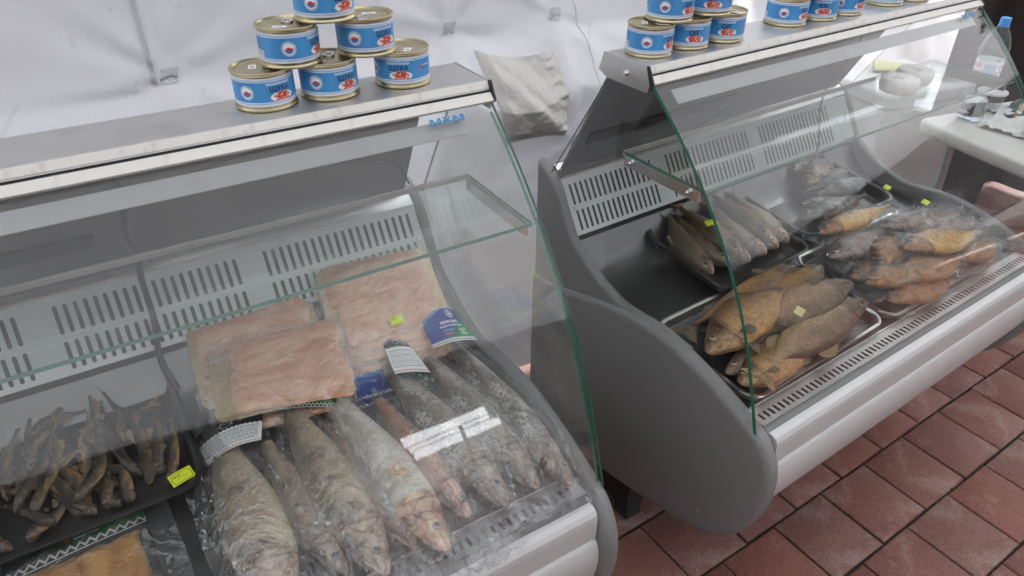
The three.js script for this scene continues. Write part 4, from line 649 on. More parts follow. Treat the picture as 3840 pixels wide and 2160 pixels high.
const gW = 'brown fish in the dark tray', wf = (lab, h, t, o) => fish(FR, 'whitefish', lab, gW, { kind: 'white', H: 0.045, W: 0.026, fin: FIN.gold, eye: 'gold', tail: .17, floor: 0.72, ...o, path: path(h, t, o.y0 ?? 0.728, o.y1 ?? 0.768, o.bend ?? 0.006, 0) });
wf('dark brown fish lying outermost in its tray beside the bare deck', [0.262, 0.022], [0.318, -0.178], { mat: FM.white, seed: 21, roll: .35 });
wf('dark brown fish carrying a yellow tag on its flank', [0.316, 0.022], [0.344, -0.176], { mat: FM.white, seed: 22, roll: .3, y0: .734 });
wf('brown fish third in its tray, pale gill cover to the front', [0.372, 0.040], [0.386, -0.170], { mat: FM.white, seed: 23, roll: .3, y0: .732 });
wf('paler fish fourth in its tray, head over the rim', [0.428, 0.042], [0.452, -0.172], { mat: FM.whitePale, seed: 24, roll: .3, y0: .734 });
wf('paler fish fifth in its tray with silvery eye ring', [0.480, 0.036], [0.506, -0.170], { mat: FM.whitePale, seed: 25, roll: .25, y0: .732 });
wf('brown fish laid across the gap between the tagged fish and the third', [0.350, 0.030], [0.362, -0.180], { mat: FM.white, seed: 27, roll: .2, y0: .752, y1: .782, H: .038 });
wf('brown fish on top between the fourth and fifth fish', [0.458, 0.026], [0.482, -0.178], { mat: FM.white, seed: 28, roll: .2, y0: .756, y1: .784, H: .038 });
wf('pale fish innermost in its tray against the steel wall', [0.532, 0.028], [0.550, -0.172], { mat: FM.whitePale, seed: 26, roll: .35 });

const gD = 'blackish dried fish in the far tray', df = (lab, h, t, o) => fish(FR, 'dried_fish', lab, gD, { kind: 'white', H: 0.036, W: 0.021, mat: FM.dried, fin: FIN.dark, wob: .12, tail: .10, floor: 0.72, ...o, path: path(h, t, o.y0 ?? 0.742, o.y1 ?? 0.742, o.bend ?? 0, 0) });
df('blackish dried fish curled at the back corner of the far tray', [0.80, -0.168], [0.955, -0.190], { seed: 31, roll: .5, bend: .03, y0: .765, y1: .775, H: .026 });
df('reddish dried fish next to the curled one in the far tray', [0.80, -0.122], [0.952, -0.158], { seed: 32, roll: .3, y0: .760, y1: .766, mat: FM.white });
df('dried fish with silver belly lying askew in the far tray', [0.960, -0.112], [0.775, -0.098], { seed: 33, roll: .2, y0: .758, y1: .750 });
df('silver scaled dried fish in the middle of the far tray', [0.962, -0.052], [0.78, -0.068], { seed: 34, roll: -.1, y0: .748, y1: .748 });
df('long dried fish at the front of the far tray, head to the bream', [0.642, -0.014], [0.905, -0.006], { seed: 35, roll: .25, y0: .742, y1: .740, H: .028, W: .02 });
df('small dried fish between the two front rows of the far tray', [0.70, -0.062], [0.83, -0.050], { seed: 36, roll: .1, y0: .738, y1: .738, H: .018, W: .013 });

// film-wrapped smoked fish: each pack is fish and film
const deckR = (x, z) => floorY(z) + 0.006;
function pack(F, name, label, group, o) {
  const mid = o.path[2], t = thing(F, name, label, 'packed fish', [mid[0], mid[1] - o.W, mid[2]], group);
  const s = fishParts(t, o, t, 'fish');
  const [tx, , tz] = o.path[0], [hx, , hz] = o.path[4];
  part('film', t.at(filmGeo({ c: [(tx + hx) / 2 + (o.fo?.[0] || 0), (tz + hz) / 2 + (o.fo?.[1] || 0)], a: Math.atan2(-(hz - tz), hx - tx) + (o.fa || 0), len: o.flen, wid: o.fwid, base: o.base, samples: s, lift: o.lift ?? 0.016, pleats: o.pleats, seed: o.seed, it: o.it, wr: o.wr })), o.film || M.film, t);
  return t;
}
const gV = 'film-wrapped smoked fish', vp = (lab, h, t, y0, y1, o) => pack(FR, 'packed_smoked_fish', lab, gV, { kind: 'bream', film: M.filmThin, pleats: 12, fin: FIN.brown, fins: 0, tail: .10, wob: .06, H: .050, W: .018, flen: .34, fwid: .15, lift: .016, ...o, base: o.base || (() => (y0 + y1) / 2 - (o.W || .02) + .002), path: path(h, t, y0, y1, o.bend || 0) });
vp('smoked fish in film at the bottom of the pile by the front grille', [0.565, 0.288], [0.820, 0.304], .690, .688, { mat: FM.smoked, seed: 41, flen: .30, fwid: .11 });
vp('dark smoked fish in film next to the bream tray corner', [0.575, 0.185], [0.79, 0.222], .694, .690, { mat: FM.smoked, seed: 42, flen: .22, fwid: .14 });
vp('smoked fish in film with crumpled reddish head beside the dried fish tray', [0.575, 0.118], [0.790, 0.128], .716, .722, { mat: FM.smokedGrey, kind: 'zander', seed: 43, H: .040, W: .020, flen: .25, fwid: .12 });
vp('orange smoked fish in film lying under the golden one', [0.615, 0.258], [0.870, 0.296], .716, .712, { mat: FM.smoked, seed: 44, flen: .29, fwid: .13 });
vp('rust coloured smoked fish in film lying crosswise in the pile', [0.635, 0.212], [0.800, 0.140], .722, .724, { mat: FM.smoked, seed: 45, H: .040, flen: .22, fwid: .13 });
vp('golden smoked fish in film on top near the far cheek', [0.715, 0.218], [0.975, 0.270], .744, .732, { mat: FM.smokedGold, seed: 46, H: .050, flen: .34, fwid: .15, lift: .02 });
vp('brown smoked fish in film over the tray corner beside the bream', [0.545, 0.238], [0.715, 0.262], .716, .714, { mat: FM.smoked, seed: 49, H: .040, flen: .26, fwid: .12 });
vp('amber smoked fish in film at the far front corner of the tray', [0.835, 0.300], [1.03, 0.292], .712, .706, { mat: FM.smoked, seed: 50, H: .040, flen: .27, fwid: .11 });
vp('dark brown smoked fish in film behind the golden one', [0.850, 0.168], [1.04, 0.240], .728, .724, { mat: FM.smokedGrey, kind: 'zander', seed: 51, H: .036, flen: .27, fwid: .12 });
vp('orange smoked fish in film along the edge of the dried fish tray', [0.630, 0.046], [0.905, 0.066], .730, .738, { mat: FM.smokedGold, seed: 47, H: .034, W: .018, flen: .37, fwid: .09, lift: .02 });
vp('long grey smoked fish in film on top of the pile', [0.760, 0.122], [1.02, 0.182], .748, .736, { mat: FM.smokedGrey, kind: 'zander', seed: 48, H: .038, W: .020, flen: .38, fwid: .16, lift: .022, bend: -.012 });

// ---------------------------------------------------------------- first case: tray of dried smelt
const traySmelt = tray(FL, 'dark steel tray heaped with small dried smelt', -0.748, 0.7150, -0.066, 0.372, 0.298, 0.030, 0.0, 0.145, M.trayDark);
const smelt = [
  [[-0.828, -0.030], [-0.831, -0.075], [-0.822, -0.117], [-0.807, -0.161]], [[-0.813, -0.039], [-0.801, -0.070], [-0.791, -0.112], [-0.791, -0.150], [-0.784, -0.178]],
  [[-0.820, 0.005], [-0.803, -0.023], [-0.780, -0.064], [-0.766, -0.104], [-0.750, -0.138]], [[-0.801, 0.017], [-0.787, -0.005], [-0.766, -0.043], [-0.755, -0.090], [-0.757, -0.131]],
  [[-0.811, 0.052], [-0.799, 0.043], [-0.780, 0.030], [-0.75, 0.01]], [[-0.772, 0.045], [-0.784, 0.033], [-0.805, 0.006], [-0.83, -0.02]], [[-0.775, 0.009], [-0.763, -0.005], [-0.744, -0.029], [-0.72, -0.06]],
  [[-0.737, 0.042], [-0.746, 0.026], [-0.759, 0.003], [-0.78, -0.04]], [[-0.743, 0.031], [-0.727, 0.016], [-0.709, -0.008], [-0.696, -0.037], [-0.703, -0.066]], [[-0.720, 0.052], [-0.727, 0.040], [-0.733, 0.018], [-0.74, -0.03]],
  [[-0.704, 0.050], [-0.701, 0.029], [-0.700, 0.004], [-0.70, -0.04]], [[-0.686, 0.052], [-0.694, 0.043], [-0.702, 0.025], [-0.72, -0.02]], [[-0.671, 0.052], [-0.673, 0.032], [-0.673, 0.005], [-0.672, -0.022]],
  [[-0.731, -0.028], [-0.745, -0.040], [-0.755, -0.063], [-0.77, -0.10]], [[-0.686, 0.015], [-0.692, -0.004], [-0.70, -0.05]], [[-0.642, 0.042], [-0.638, 0.015], [-0.637, -0.019], [-0.637, -0.062], [-0.644, -0.104], [-0.632, -0.122], [-0.612, -0.118]],
  [[-0.648, 0.016], [-0.664, -0.014], [-0.673, -0.055], [-0.678, -0.102], [-0.681, -0.145]], [[-0.626, 0.019], [-0.619, -0.022], [-0.612, -0.069], [-0.614, -0.113]], [[-0.617, 0.046], [-0.606, 0.025], [-0.594, -0.015], [-0.588, -0.076]],
  [[-0.699, -0.060], [-0.697, -0.098], [-0.692, -0.132], [-0.694, -0.176]], [[-0.662, -0.062], [-0.661, -0.095], [-0.654, -0.128], [-0.664, -0.148], [-0.673, -0.174]], [[-0.725, -0.051], [-0.720, -0.090], [-0.711, -0.123], [-0.703, -0.142]],
  [[-0.785, -0.130], [-0.766, -0.150], [-0.752, -0.166], [-0.737, -0.182]], [[-0.774, -0.110], [-0.774, -0.150], [-0.770, -0.178]], [[-0.690, -0.035], [-0.713, -0.051], [-0.732, -0.083], [-0.755, -0.107]], [[-0.79, -0.150], [-0.767, -0.150], [-0.743, -0.158], [-0.712, -0.155]],
  [[-0.850, 0.02], [-0.855, -0.02], [-0.845, -0.07], [-0.835, -0.12]], [[-0.870, 0.0], [-0.872, -0.04], [-0.868, -0.09], [-0.86, -0.14]], [[-0.83, 0.06], [-0.845, 0.04], [-0.86, 0.01], [-0.87, -0.03]],
];
{ const R = rng(77); for (let i = 0; i < 12; i++) { const x = -0.85 + 0.20 * R(), z = -0.13 + 0.15 * R(), a = (R() - .5) * 2.6 + 1.57 * (R() < .5 ? 1 : -1), l = 0.055 + 0.02 * R(), b = (R() - .5) * .03; smelt.push([[x + l * Math.cos(a), Math.min(.045, z + l * Math.sin(a))], [x + .4 * l * Math.cos(a) - b * Math.sin(a), z + .4 * l * Math.sin(a) + b * Math.cos(a)], [x - .4 * l * Math.cos(a), z - .4 * l * Math.sin(a)], [x - l * Math.cos(a), Math.max(-.185, z - l * Math.sin(a))]]); } }
const smeltLabel = ['at the tray edge near the picture border', 'with its tail up against the tray back', 'long and stretched diagonally over the heap', 'with bent tawny belly on the heap', 'with open jaw, lowest toward the tray front', 'with striped gill lying across others', 'with head tucked under the heap', 'with round pale head at the front of the heap', 'twisted like an S in the centre', 'with dark gaping mouth under the twisted one', 'with head down beside the twisted one', 'with snout pointing at the tray front rail', 'short and upright apart from the heap', 'with white gill in the heap middle', 'small, buried beneath the centre', 'kinked, bent over double at its tail', 'slanting toward the kinked one', 'slender, dark, beside the silvery one', 'broad and silvery next to the yellow price tag', 'straight with tail on the tray back rim', 'with hooked tail near the tray back', 'half hidden behind the centre', 'with golden tail reaching up at the back', 'dark, second row at the back', 'crossing under the twisted one', 'lying sideways along the back', 'partly outside the picture, upper', 'outermost by the picture border', 'at the picture border, lower'];
smelt.forEach((p, i) => {
  const R = rng(100 + i), lift = 0.0095 + (i > 28 ? (i % 3) * .005 : 0) + [0.004, 0.006, 0.014, 0.012, 0, 0.006, 0.002, 0, 0.016, 0, 0.003, 0, 0.003, 0.004, 0, 0.006, 0.010, 0.002, 0.004, 0.010, 0.006, 0.002, 0.010, 0.004, 0.002, 0.004, 0.004, 0.002, 0.002][Math.min(i, 28)];
  const pts = p.slice().reverse().map(([x, z], k, a) => [x, traySmelt.bottom(x, z) + lift + (k === 0 ? 0.006 * R() : 0) + 0.004 * Math.sin(k * 2 + i), z]);
  fish(FL, 'dried_smelt', i > 28 ? 'small dried smelt lying crosswise under the others in the heap' : `small dried smelt ${smeltLabel[i]}`, 'dried smelt heaped in the tray', { kind: 'smelt', path: pts, H: 0.0088 + 0.0018 * R(), W: 0.0068 + 0.001 * R(), mat: FM.smelt, fin: FIN.gold, wob: 0.22, twist: (R() - .5) * 1.6, roll: (R() - .5) * 1.6 + .2, seed: 200 + i, tail: .13, spread: .5, fins: i % 2, dorsal: .05, n: 40, m: 18, eye: 'dull', sink: .3 });
});

// ---------------------------------------------------------------- first case: long frozen fish in film bags, printed cards at the tail ends
const tri = (g, W, y, d, c, s = 22) => { g.fillStyle = c; for (let x = 0; x < W; x += s) { g.beginPath(); g.moveTo(x, y); g.lineTo(x + s / 2, y + d * s * .7); g.lineTo(x + s, y); g.fill(); } };
const cardFront = canvasTex(512, 384, (g, W, H) => {
  const gr = g.createLinearGradient(0, 0, W * .6, H); gr.addColorStop(0, '#2f8fc6'); gr.addColorStop(.4, '#34489c'); gr.addColorStop(.72, '#2b3f86'); gr.addColorStop(1, '#1f8a4c'); g.fillStyle = gr; g.fillRect(0, 0, W, H);
  const g2 = g.createRadialGradient(W, H, 10, W, H, 260); g2.addColorStop(0, '#1f9a4c'); g2.addColorStop(1, 'rgba(31,154,76,0)'); g.fillStyle = g2; g.fillRect(0, 0, W, H);
  g.fillStyle = '#f0f2f4'; g.fillRect(0, 0, W, 16); g.fillRect(0, H - 26, W, 26); tri(g, W, H - 24, -1, '#f0f2f4', 30); tri(g, W, H - 8, -1, '#243352', 30); tri(g, W, 14, -1, '#243352', 24);
  g.strokeStyle = '#dfe8f4'; g.lineWidth = 6; g.beginPath(); g.arc(380, 80, 44, 0, 7); g.stroke(); g.beginPath(); g.arc(380, 80, 28, 0, 7); g.stroke(); g.fillStyle = '#dfe8f4'; g.beginPath(); g.ellipse(380, 82, 20, 10, 0, 0, 7); g.fill(); g.beginPath(); g.moveTo(396, 82); g.lineTo(412, 70); g.lineTo(412, 94); g.fill();
  g.textAlign = 'center'; g.fillStyle = '#f2f4f8'; g.font = 'bold 46px sans-serif'; g.fillText('КАЧЕСТВО', 310, 186); g.font = 'bold 27px sans-serif'; g.fillText('ПО ДОСТУПНОЙ ЦЕНЕ', 310, 222); g.fillStyle = '#5fb4ee'; g.font = 'bold 28px sans-serif'; g.fillText('СЕВЕРНАЯ', 250, 268); g.fillStyle = '#e2573a'; g.font = 'bold 40px sans-serif'; g.fillText('РЫБА', 240, 308);
  g.fillStyle = '#dff0e4'; for (let i = 0; i < 5; i++) g.fillRect(380, 250 + i * 16, 90 - 14 * (i % 3), 6);
});
const cardBack = canvasTex(512, 512, (g, W, H) => {
  const R = rng(9); g.fillStyle = '#eceeee'; g.fillRect(0, 0, W, H); g.fillStyle = '#23272c'; g.fillRect(0, 0, W, 190); g.strokeStyle = '#e8e8e8'; g.lineWidth = 5; g.beginPath(); g.ellipse(250, 92, 46, 56, .4, 0, 7); g.stroke(); g.beginPath(); g.moveTo(180, 120); g.bezierCurveTo(230, 20, 260, 160, 320, 50); g.stroke(); g.beginPath(); g.moveTo(210, 60); g.bezierCurveTo(260, 130, 290, 60, 300, 130); g.stroke();
  tri(g, W, 190, -1, '#eceeee', 34); g.fillStyle = '#333'; for (let r = 0; r < 13; r++) { let x = 24; while (x < W - 40) { const w = 10 + R() * 34; g.fillRect(x, 216 + r * 18, Math.min(w, W - 30 - x), r % 4 ? 5 : 8); x += w + 8; } }
  g.fillStyle = '#c23a38'; for (let x = 0; x < W; x += 32) { g.beginPath(); g.moveTo(x, 500); g.lineTo(x + 16, 470); g.lineTo(x + 32, 500); g.lineTo(x + 16, 488); g.fill(); }
});
const cardGreen = canvasTex(512, 128, (g, W, H) => { const gr = g.createLinearGradient(0, 0, W, 0); gr.addColorStop(0, '#11161b'); gr.addColorStop(.35, '#123524'); gr.addColorStop(.75, '#1c7a34'); gr.addColorStop(1, '#1a6e34'); g.fillStyle = gr; g.fillRect(0, 0, W, H); g.fillStyle = '#f0f2f0'; g.fillRect(0, H - 20, W, 20); tri(g, W, H - 19, -1, '#f0f2f0', 36); tri(g, W, H - 4, -1, '#163325', 36); g.fillStyle = '#3d8fd0'; g.fillRect(250, 44, 70, 7); g.fillStyle = '#cfe0d4'; g.fillRect(250, 60, 92, 7); g.fillStyle = '#d23c34'; g.beginPath(); g.arc(228, 56, 8, 0, 7); g.fill(); });
const cardMats = { front: std({ map: cardFront, roughness: .35 }), back: std({ map: cardBack, roughness: .4 }), green: std({ map: cardGreen, roughness: .4 }) };
// a card as a gently curved thin sheet through four corners (u along the first edge), real thickness
function cardGeo(c, bow = 0.008, th = 0.0007) {
  const [A, B, C, D] = V3(c), n = new THREE.Vector3().crossVectors(B.clone().sub(A), D.clone().sub(A)).normalize(); if (n.y < 0) n.negate();
  const f = (s) => (u, v) => { const p = A.clone().lerp(B, u).lerp(D.clone().lerp(C, u), v).addScaledVector(n, bow * Math.sin(u * Math.PI) * (1 - .3 * v) + s); return [p.x, p.y, p.z, u, 1 - v]; };
  return mergeGeometries([gridGeo(14, 8, f(th), true), gridGeo(14, 8, f(0))]);
}
const gZ = 'long frozen fish in film bags', deckL = (x, z) => (z > 0.318 ? 0.6645 : floorY(z) + 0.001);
function zpack(label, h, t, o) {
  const y0 = floorY(h[1]) + (o.dy ?? 0) + o.W * .98, y1 = floorY(t[1]) + (o.dy ?? 0) + o.W * .8;
  const p = pack(FL, 'bagged_fish', label, gZ, { kind: 'zander', tail: .06, fins: 0, ...o, path: path(h, t, y0, y1, o.bend || 0), base: o.base || deckL, flen: o.flen ?? .47, fwid: o.fwid ?? .125 });
  for (const [kind, c, bow] of o.cards || []) part('printed_card', p.at(cardGeo(c, bow)), cardMats[kind], p);
  return p;
}
zpack('pinkish fish half hidden at the bottom between two bagged fish', [-0.432, 0.325], [-0.462, 0.035], { H: .032, W: .026, mat: FM.zanderDark, fin: FIN.dark, seed: 61, fwid: .1 });
zpack('pink belly strip fish lying under the pale bagged fish', [-0.232, 0.330], [-0.256, 0.035], { H: .026, W: .026, mat: FM.zanderPink, fin: FIN.pink, seed: 62, fwid: .09, roll: .4 });
zpack('flesh coloured fish squeezed beside the scaly bagged fish', [-0.328, 0.335], [-0.352, 0.050], { H: .024, W: .027, mat: FM.zanderPink, fin: FIN.pink, seed: 63, fwid: .09, roll: .5 });
zpack('large brown grey fish in film nearest the dried smelt tray', [-0.520, 0.350], [-0.526, -0.010], { H: .050, W: .030, dy: .004, mat: FM.zanderDark, fin: FIN.dark, seed: 64, roll: .3, fwid: .15, cards: [['back', [[-0.562, 0.712, -0.030], [-0.448, 0.735, -0.012], [-0.470, 0.742, 0.060], [-0.556, 0.716, 0.045]], .016]] });
zpack('brown fish with clear scale rows in film beside the pale one', [-0.386, 0.366], [-0.406, -0.020], { H: .046, W: .030, dy: .008, mat: FM.zanderDark, fin: FIN.dark, seed: 65, roll: .35, fwid: .145, cards: [['green', [[-0.420, 0.752, -0.010], [-0.325, 0.735, 0.012], [-0.335, 0.725, 0.032], [-0.428, 0.750, 0.014]], .006]] });
zpack('pale whitish fish in film with orange stain and reddish head', [-0.292, 0.372], [-0.324, 0.000], { H: .046, W: .031, dy: .006, mat: FM.zanderPale, fin: FIN.pink, seed: 66, roll: .4, fwid: .145, eye: 'clear', eyeS: 1.1 });
zpack('frosted grey fish in film with a folded charcoal card at its tail', [-0.172, 0.345], [-0.210, -0.030], { H: .045, W: .030, dy: .002, mat: FM.zanderFrost, fin: FIN.dark, seed: 67, roll: .35, fwid: .15, cards: [['back', [[-0.205, 0.760, -0.070], [-0.165, 0.752, -0.066], [-0.158, 0.738, 0.048], [-0.218, 0.745, 0.026]], .006]] });
zpack('frosted fish in film, second from the far cheek of the first case', [-0.112, 0.340], [-0.134, -0.035], { H: .042, W: .029, mat: FM.zanderFrost, fin: FIN.dark, seed: 68, roll: .4, fwid: .13 });
zpack('dark frosted fish in film against the far cheek, bag tip on the grille', [-0.062, 0.366], [-0.074, -0.035], { H: .030, W: .032, mat: FM.zanderFrost, fin: FIN.dark, seed: 69, roll: .8, fwid: .085, flen: .46, lift: .02, cards: [['front', [[-0.118, 0.772, -0.072], [-0.050, 0.772, -0.070], [-0.048, 0.756, 0.028], [-0.132, 0.758, 0.010]], .012]] });

// ---------------------------------------------------------------- first case: fillets on gilt cards
const texGilt = dataTex(256, 256, (u, v) => { const n = tn(u, v, 10, 5, 4); return [.62 + .1 * n, .46 + .09 * n, .21 + .06 * n]; });
M.gilt = std({ map: rep(texGilt, 4, 4), metalness: .55, roughness: .42, bumpMap: rep(texFine, 6, 6), bumpScale: .0006 });
const fleshTex = (a, b, seed) => dataTex(256, 256, (u, v) => { const n = fbm(u * 4, v * 3, seed, 4), w = Math.sin((v * 9 + 4 * fbm(u * 2, v * 2, seed + 2, 3)) * 2); const k = sm(-.8, .9, w * .35 + n * 1.8); return mix3(a, b, k); }, true, true);
M.flesh = [0, 1, 2].map((k) => phys({ map: fleshTex([.66, .27, .12], [.82, .50, .29], 70 + k), roughness: .36, clearcoat: .3, clearcoatRoughness: .3 }));
M.amber = [0, 1].map((k) => phys({ map: fleshTex([.50, .22, .04], [.70, .38, .10], 80 + k), roughness: .38, clearcoat: .3, clearcoatRoughness: .3, bumpMap: rep(texFine, 1, 1), bumpScale: .001 }));
const rr = (w, d, r) => { const s = new THREE.Shape(); s.moveTo(-w / 2 + r, -d / 2); s.lineTo(w / 2 - r, -d / 2); s.absarc(w / 2 - r, -d / 2 + r, r, -Math.PI / 2, 0); s.lineTo(w / 2, d / 2 - r); s.absarc(w / 2 - r, d / 2 - r, r, 0, Math.PI / 2); s.lineTo(-w / 2 + r, d / 2); s.absarc(-w / 2 + r, d / 2 - r, r, Math.PI / 2, Math.PI); s.lineTo(-w / 2, -d / 2 + r); s.absarc(-w / 2 + r, -d / 2 + r, r, Math.PI, Math.PI * 1.5); return s; };
const boardGeo = (w, d) => { const g = new THREE.ExtrudeGeometry(rr(w, d, .016), { depth: .0014, bevelEnabled: false, curveSegments: 8 }); g.rotateX(-Math.PI / 2); return g; };
function posed(F, name, label, cat, group, x, y, z, turn, tilt, rollZ = 0) {
  const o = new THREE.Group(); o.name = numbered(name); o.userData = { label, category: cat }; if (group) o.userData.group = group;
  o.applyMatrix4(F.clone().multiply(new THREE.Matrix4().makeTranslation(x, y, z)).multiply(new THREE.Matrix4().makeRotationFromEuler(new THREE.Euler(tilt, turn, rollZ, 'YXZ')))); scene.add(o); return o;
}
function slice(w, d, h, seed) { // one cut of fish: rounded slab with soft folds
  const f = (s) => (u, v) => { const a = (u - .5) * 2, b = (v - .5) * 2, ed = Math.pow(Math.max(0, 1 - Math.pow(Math.abs(a), 4.5)), .5) * Math.pow(Math.max(0, 1 - Math.pow(Math.abs(b), 3)), .5), k = 1 + .10 * fbm(u * 3 + seed, v * 3, seed, 3); return [a * w / 2 * (1 - .06 * b * b) * k, s > 0 ? h * ed * (1 + .25 * fbm(u * 4, v * 3, seed, 3)) : 0, b * d / 2 * k, u, v * .4 + seed * .13]; };
  return mergeGeometries([gridGeo(26, 14, f(1), true), gridGeo(26, 14, f(0))]);
}
function filletPack(label, x, y, z, turn, tilt, o = {}) {
  const w = o.w || .228, d = o.d || .162, t = posed(FL, 'fillet_pack', label, 'packed fillets', 'fish fillets on gilt cards', x, y, z, turn, tilt);
  part('gilt_card', boardGeo(w, d), M.gilt, t); const n = 4;
  for (let i = 0; i < n; i++) { const s = part('fillet', slice(w * (.86 + .05 * Math.sin(i * 2 + (o.seed || 0))), d * .38, .0075, i + (o.seed || 0) * 5), M.flesh[(i + (o.seed || 0)) % 3], t); const px = (o.shift || 0) + .004 * Math.sin(i * 3), pz = lerp(-d * .33, d * .31, i / (n - 1)); s.position.set(px, .0016 + .0022 * i / n, pz); s.rotation.set(.03, .10 * Math.sin(i * 5 + (o.seed || 0)), 0); }
  part('film', filmGeo({ c: [0, 0], a: 0, len: w * 1.06, wid: d * 1.08, base: () => .0015, samples: [], extra: (a, b) => .0125 * Math.pow(Math.max(0, 1 - Math.pow(Math.abs(a - (o.shift || 0)) / (w * .45), 6)), .5) * Math.pow(Math.max(0, 1 - Math.pow(Math.abs(b) / (d * .5), 8)), .5), seed: 90 + (o.seed || 0), lift: .003, it: 6, wr: .4, nu: 50, nv: 36, pleats: 6 }), M.film, t);
  if (o.card) for (const [k, c, b] of o.card) part('printed_card', cardGeo(c, b), cardMats[k], t);
  return t;
}
for (let k = 4; k >= 1; k--) filletPack(['', 'pink fillet pack directly under the top one of the leaning stack', 'pink fillet pack second below the top of the leaning stack', 'pink fillet pack third below the top of the leaning stack', 'pink fillet pack lowest in the leaning stack with blue card'][k], -0.168 - .004 * k, 0.800 - .0205 * k, -0.128 + .010 * k, -0.07 - .02 * k, 0.52 - .095 * k, { seed: k, card: k >= 3 ? [['front', [[-0.09, .001, .078], [0.085, .001, .078], [0.085, -.012, .125], [-0.09, -.012, .125]], .004]] : null });
filletPack('pale pink fillet pack with yellow price tag on top of the leaning stack', -0.168, 0.808, -0.131, -0.09, 0.56, { seed: 6 });
filletPack('pink fillet pack hidden under the front one', -0.402, 0.728, -0.062, -0.15, 0.14, { seed: 7 });
filletPack('pink fillet pack leaning on the slotted panel behind the front one', -0.415, 0.778, -0.118, -0.09, 0.46, { seed: 8 });
filletPack('front pink fillet pack with bare gilt strip at one side', -0.398, 0.775, -0.056, -0.18, 0.26, { seed: 9, shift: .016 });
{ // amber fillets with a green header
  const t = posed(FL, 'fillet_pack', 'amber smoked fillet pack with green header below the smelt tray', 'packed fillets', null, -0.752, 0.6755, 0.150, 0.05, 0.045);
  part('backing_card', boardGeo(.19, .20), std({ color: lin(.03, .03, .032), roughness: .5 }), t);
  for (const [i, x, z, w, d] of [[0, -.048, .02, .085, .17], [1, .038, .02, .085, .165], [2, 0, .06, .07, .12]]) { const s = part('fillet', slice(w, d, .014, i + 30), M.amber[i % 2], t); s.position.set(x, .0018 + i * .0008, z); s.rotation.y = .08 * (i - 1); }
  part('printed_card', cardGeo([[-.095, .004, -.112], [.095, .004, -.112], [.095, .008, -.066], [-.095, .008, -.062]], .004), cardMats.green, t);
  part('film', filmGeo({ c: [0.005, 0.005], a: 0, len: .25, wid: .25, base: () => .0015, samples: [], extra: (a, b) => (Math.abs(a) < .088 && b > -.07 && b < .1 ? .0165 : 0), seed: 99, lift: .006, it: 10, wr: .8, nu: 50, nv: 44 }), M.film, t);
}
// ---------------------------------------------------------------- small yellow price tags
const tagTex = canvasTex(128, 80, (g, W, H) => { g.fillStyle = '#e4ee2a'; g.fillRect(0, 0, W, H); g.strokeStyle = '#5a6414'; g.lineWidth = 3; g.beginPath(); g.roundRect(10, 10, W - 20, H - 20, 14); g.stroke(); g.fillStyle = '#4a5212'; g.font = 'bold 18px sans-serif'; g.fillText('Цена', 18, 32); g.fillStyle = '#9aa03a'; for (let i = 0; i < 6; i++) g.fillRect(40 + i * 10, 44 - 2 * (i % 2), 6, 4); });
M.tag = std({ map: tagTex, roughness: .6 }); M.tagCream = std({ color: lin(.68, .60, .30), roughness: .7 });
const tagG = gridGeo(8, 4, (u, v) => [(u - .5) * .036, .0016 * Math.sin(u * Math.PI) + .0004, (v - .5) * .022, u, 1 - v], true);
function tag(F, label, x, y, z, turn, tilt, roll, s = 1, mat = M.tag) { const m = part(numbered('price_tag'), tagG, mat, null); m.applyMatrix4(F.clone().multiply(new THREE.Matrix4().makeTranslation(x, y, z)).multiply(new THREE.Matrix4().makeRotationFromEuler(new THREE.Euler(tilt, turn, roll, 'YXZ'))).multiply(new THREE.Matrix4().makeScale(s, 1, s))); m.userData = { label, category: 'price tag', group: 'price tags' }; scene.add(m); }
tag(FL, 'yellow price tag on the corner of the dried smelt tray', -0.596, traySmelt.bottom(-0.596, 0.052) + .0215, 0.052, 0.25, 0.3, 0);
tag(FL, 'yellow price tag on the leaning stack of fillet packs', -0.168, 0.7865, -0.0705, 0.06, 0.62, 0, .8);
tag(FR, 'yellow price tag on a dark brown fish', 0.338, 0.8010, -0.062, -0.35, 0.25, 0.1, .8);
tag(FR, 'cream square tag on the grey brown bream', 0.268, 0.7580, 0.250, 0.35, 0.25, 0, .85, M.tagCream);
tag(FR, 'yellow price tag at the corner of the dried fish tray', 0.975, 0.752, 0.012, 0.3, 0.2, 0, .8);
tag(FR, 'yellow price tag behind the long grey smoked fish', 0.985, 0.749, 0.118, 0.2, 0.2, 0, .8);

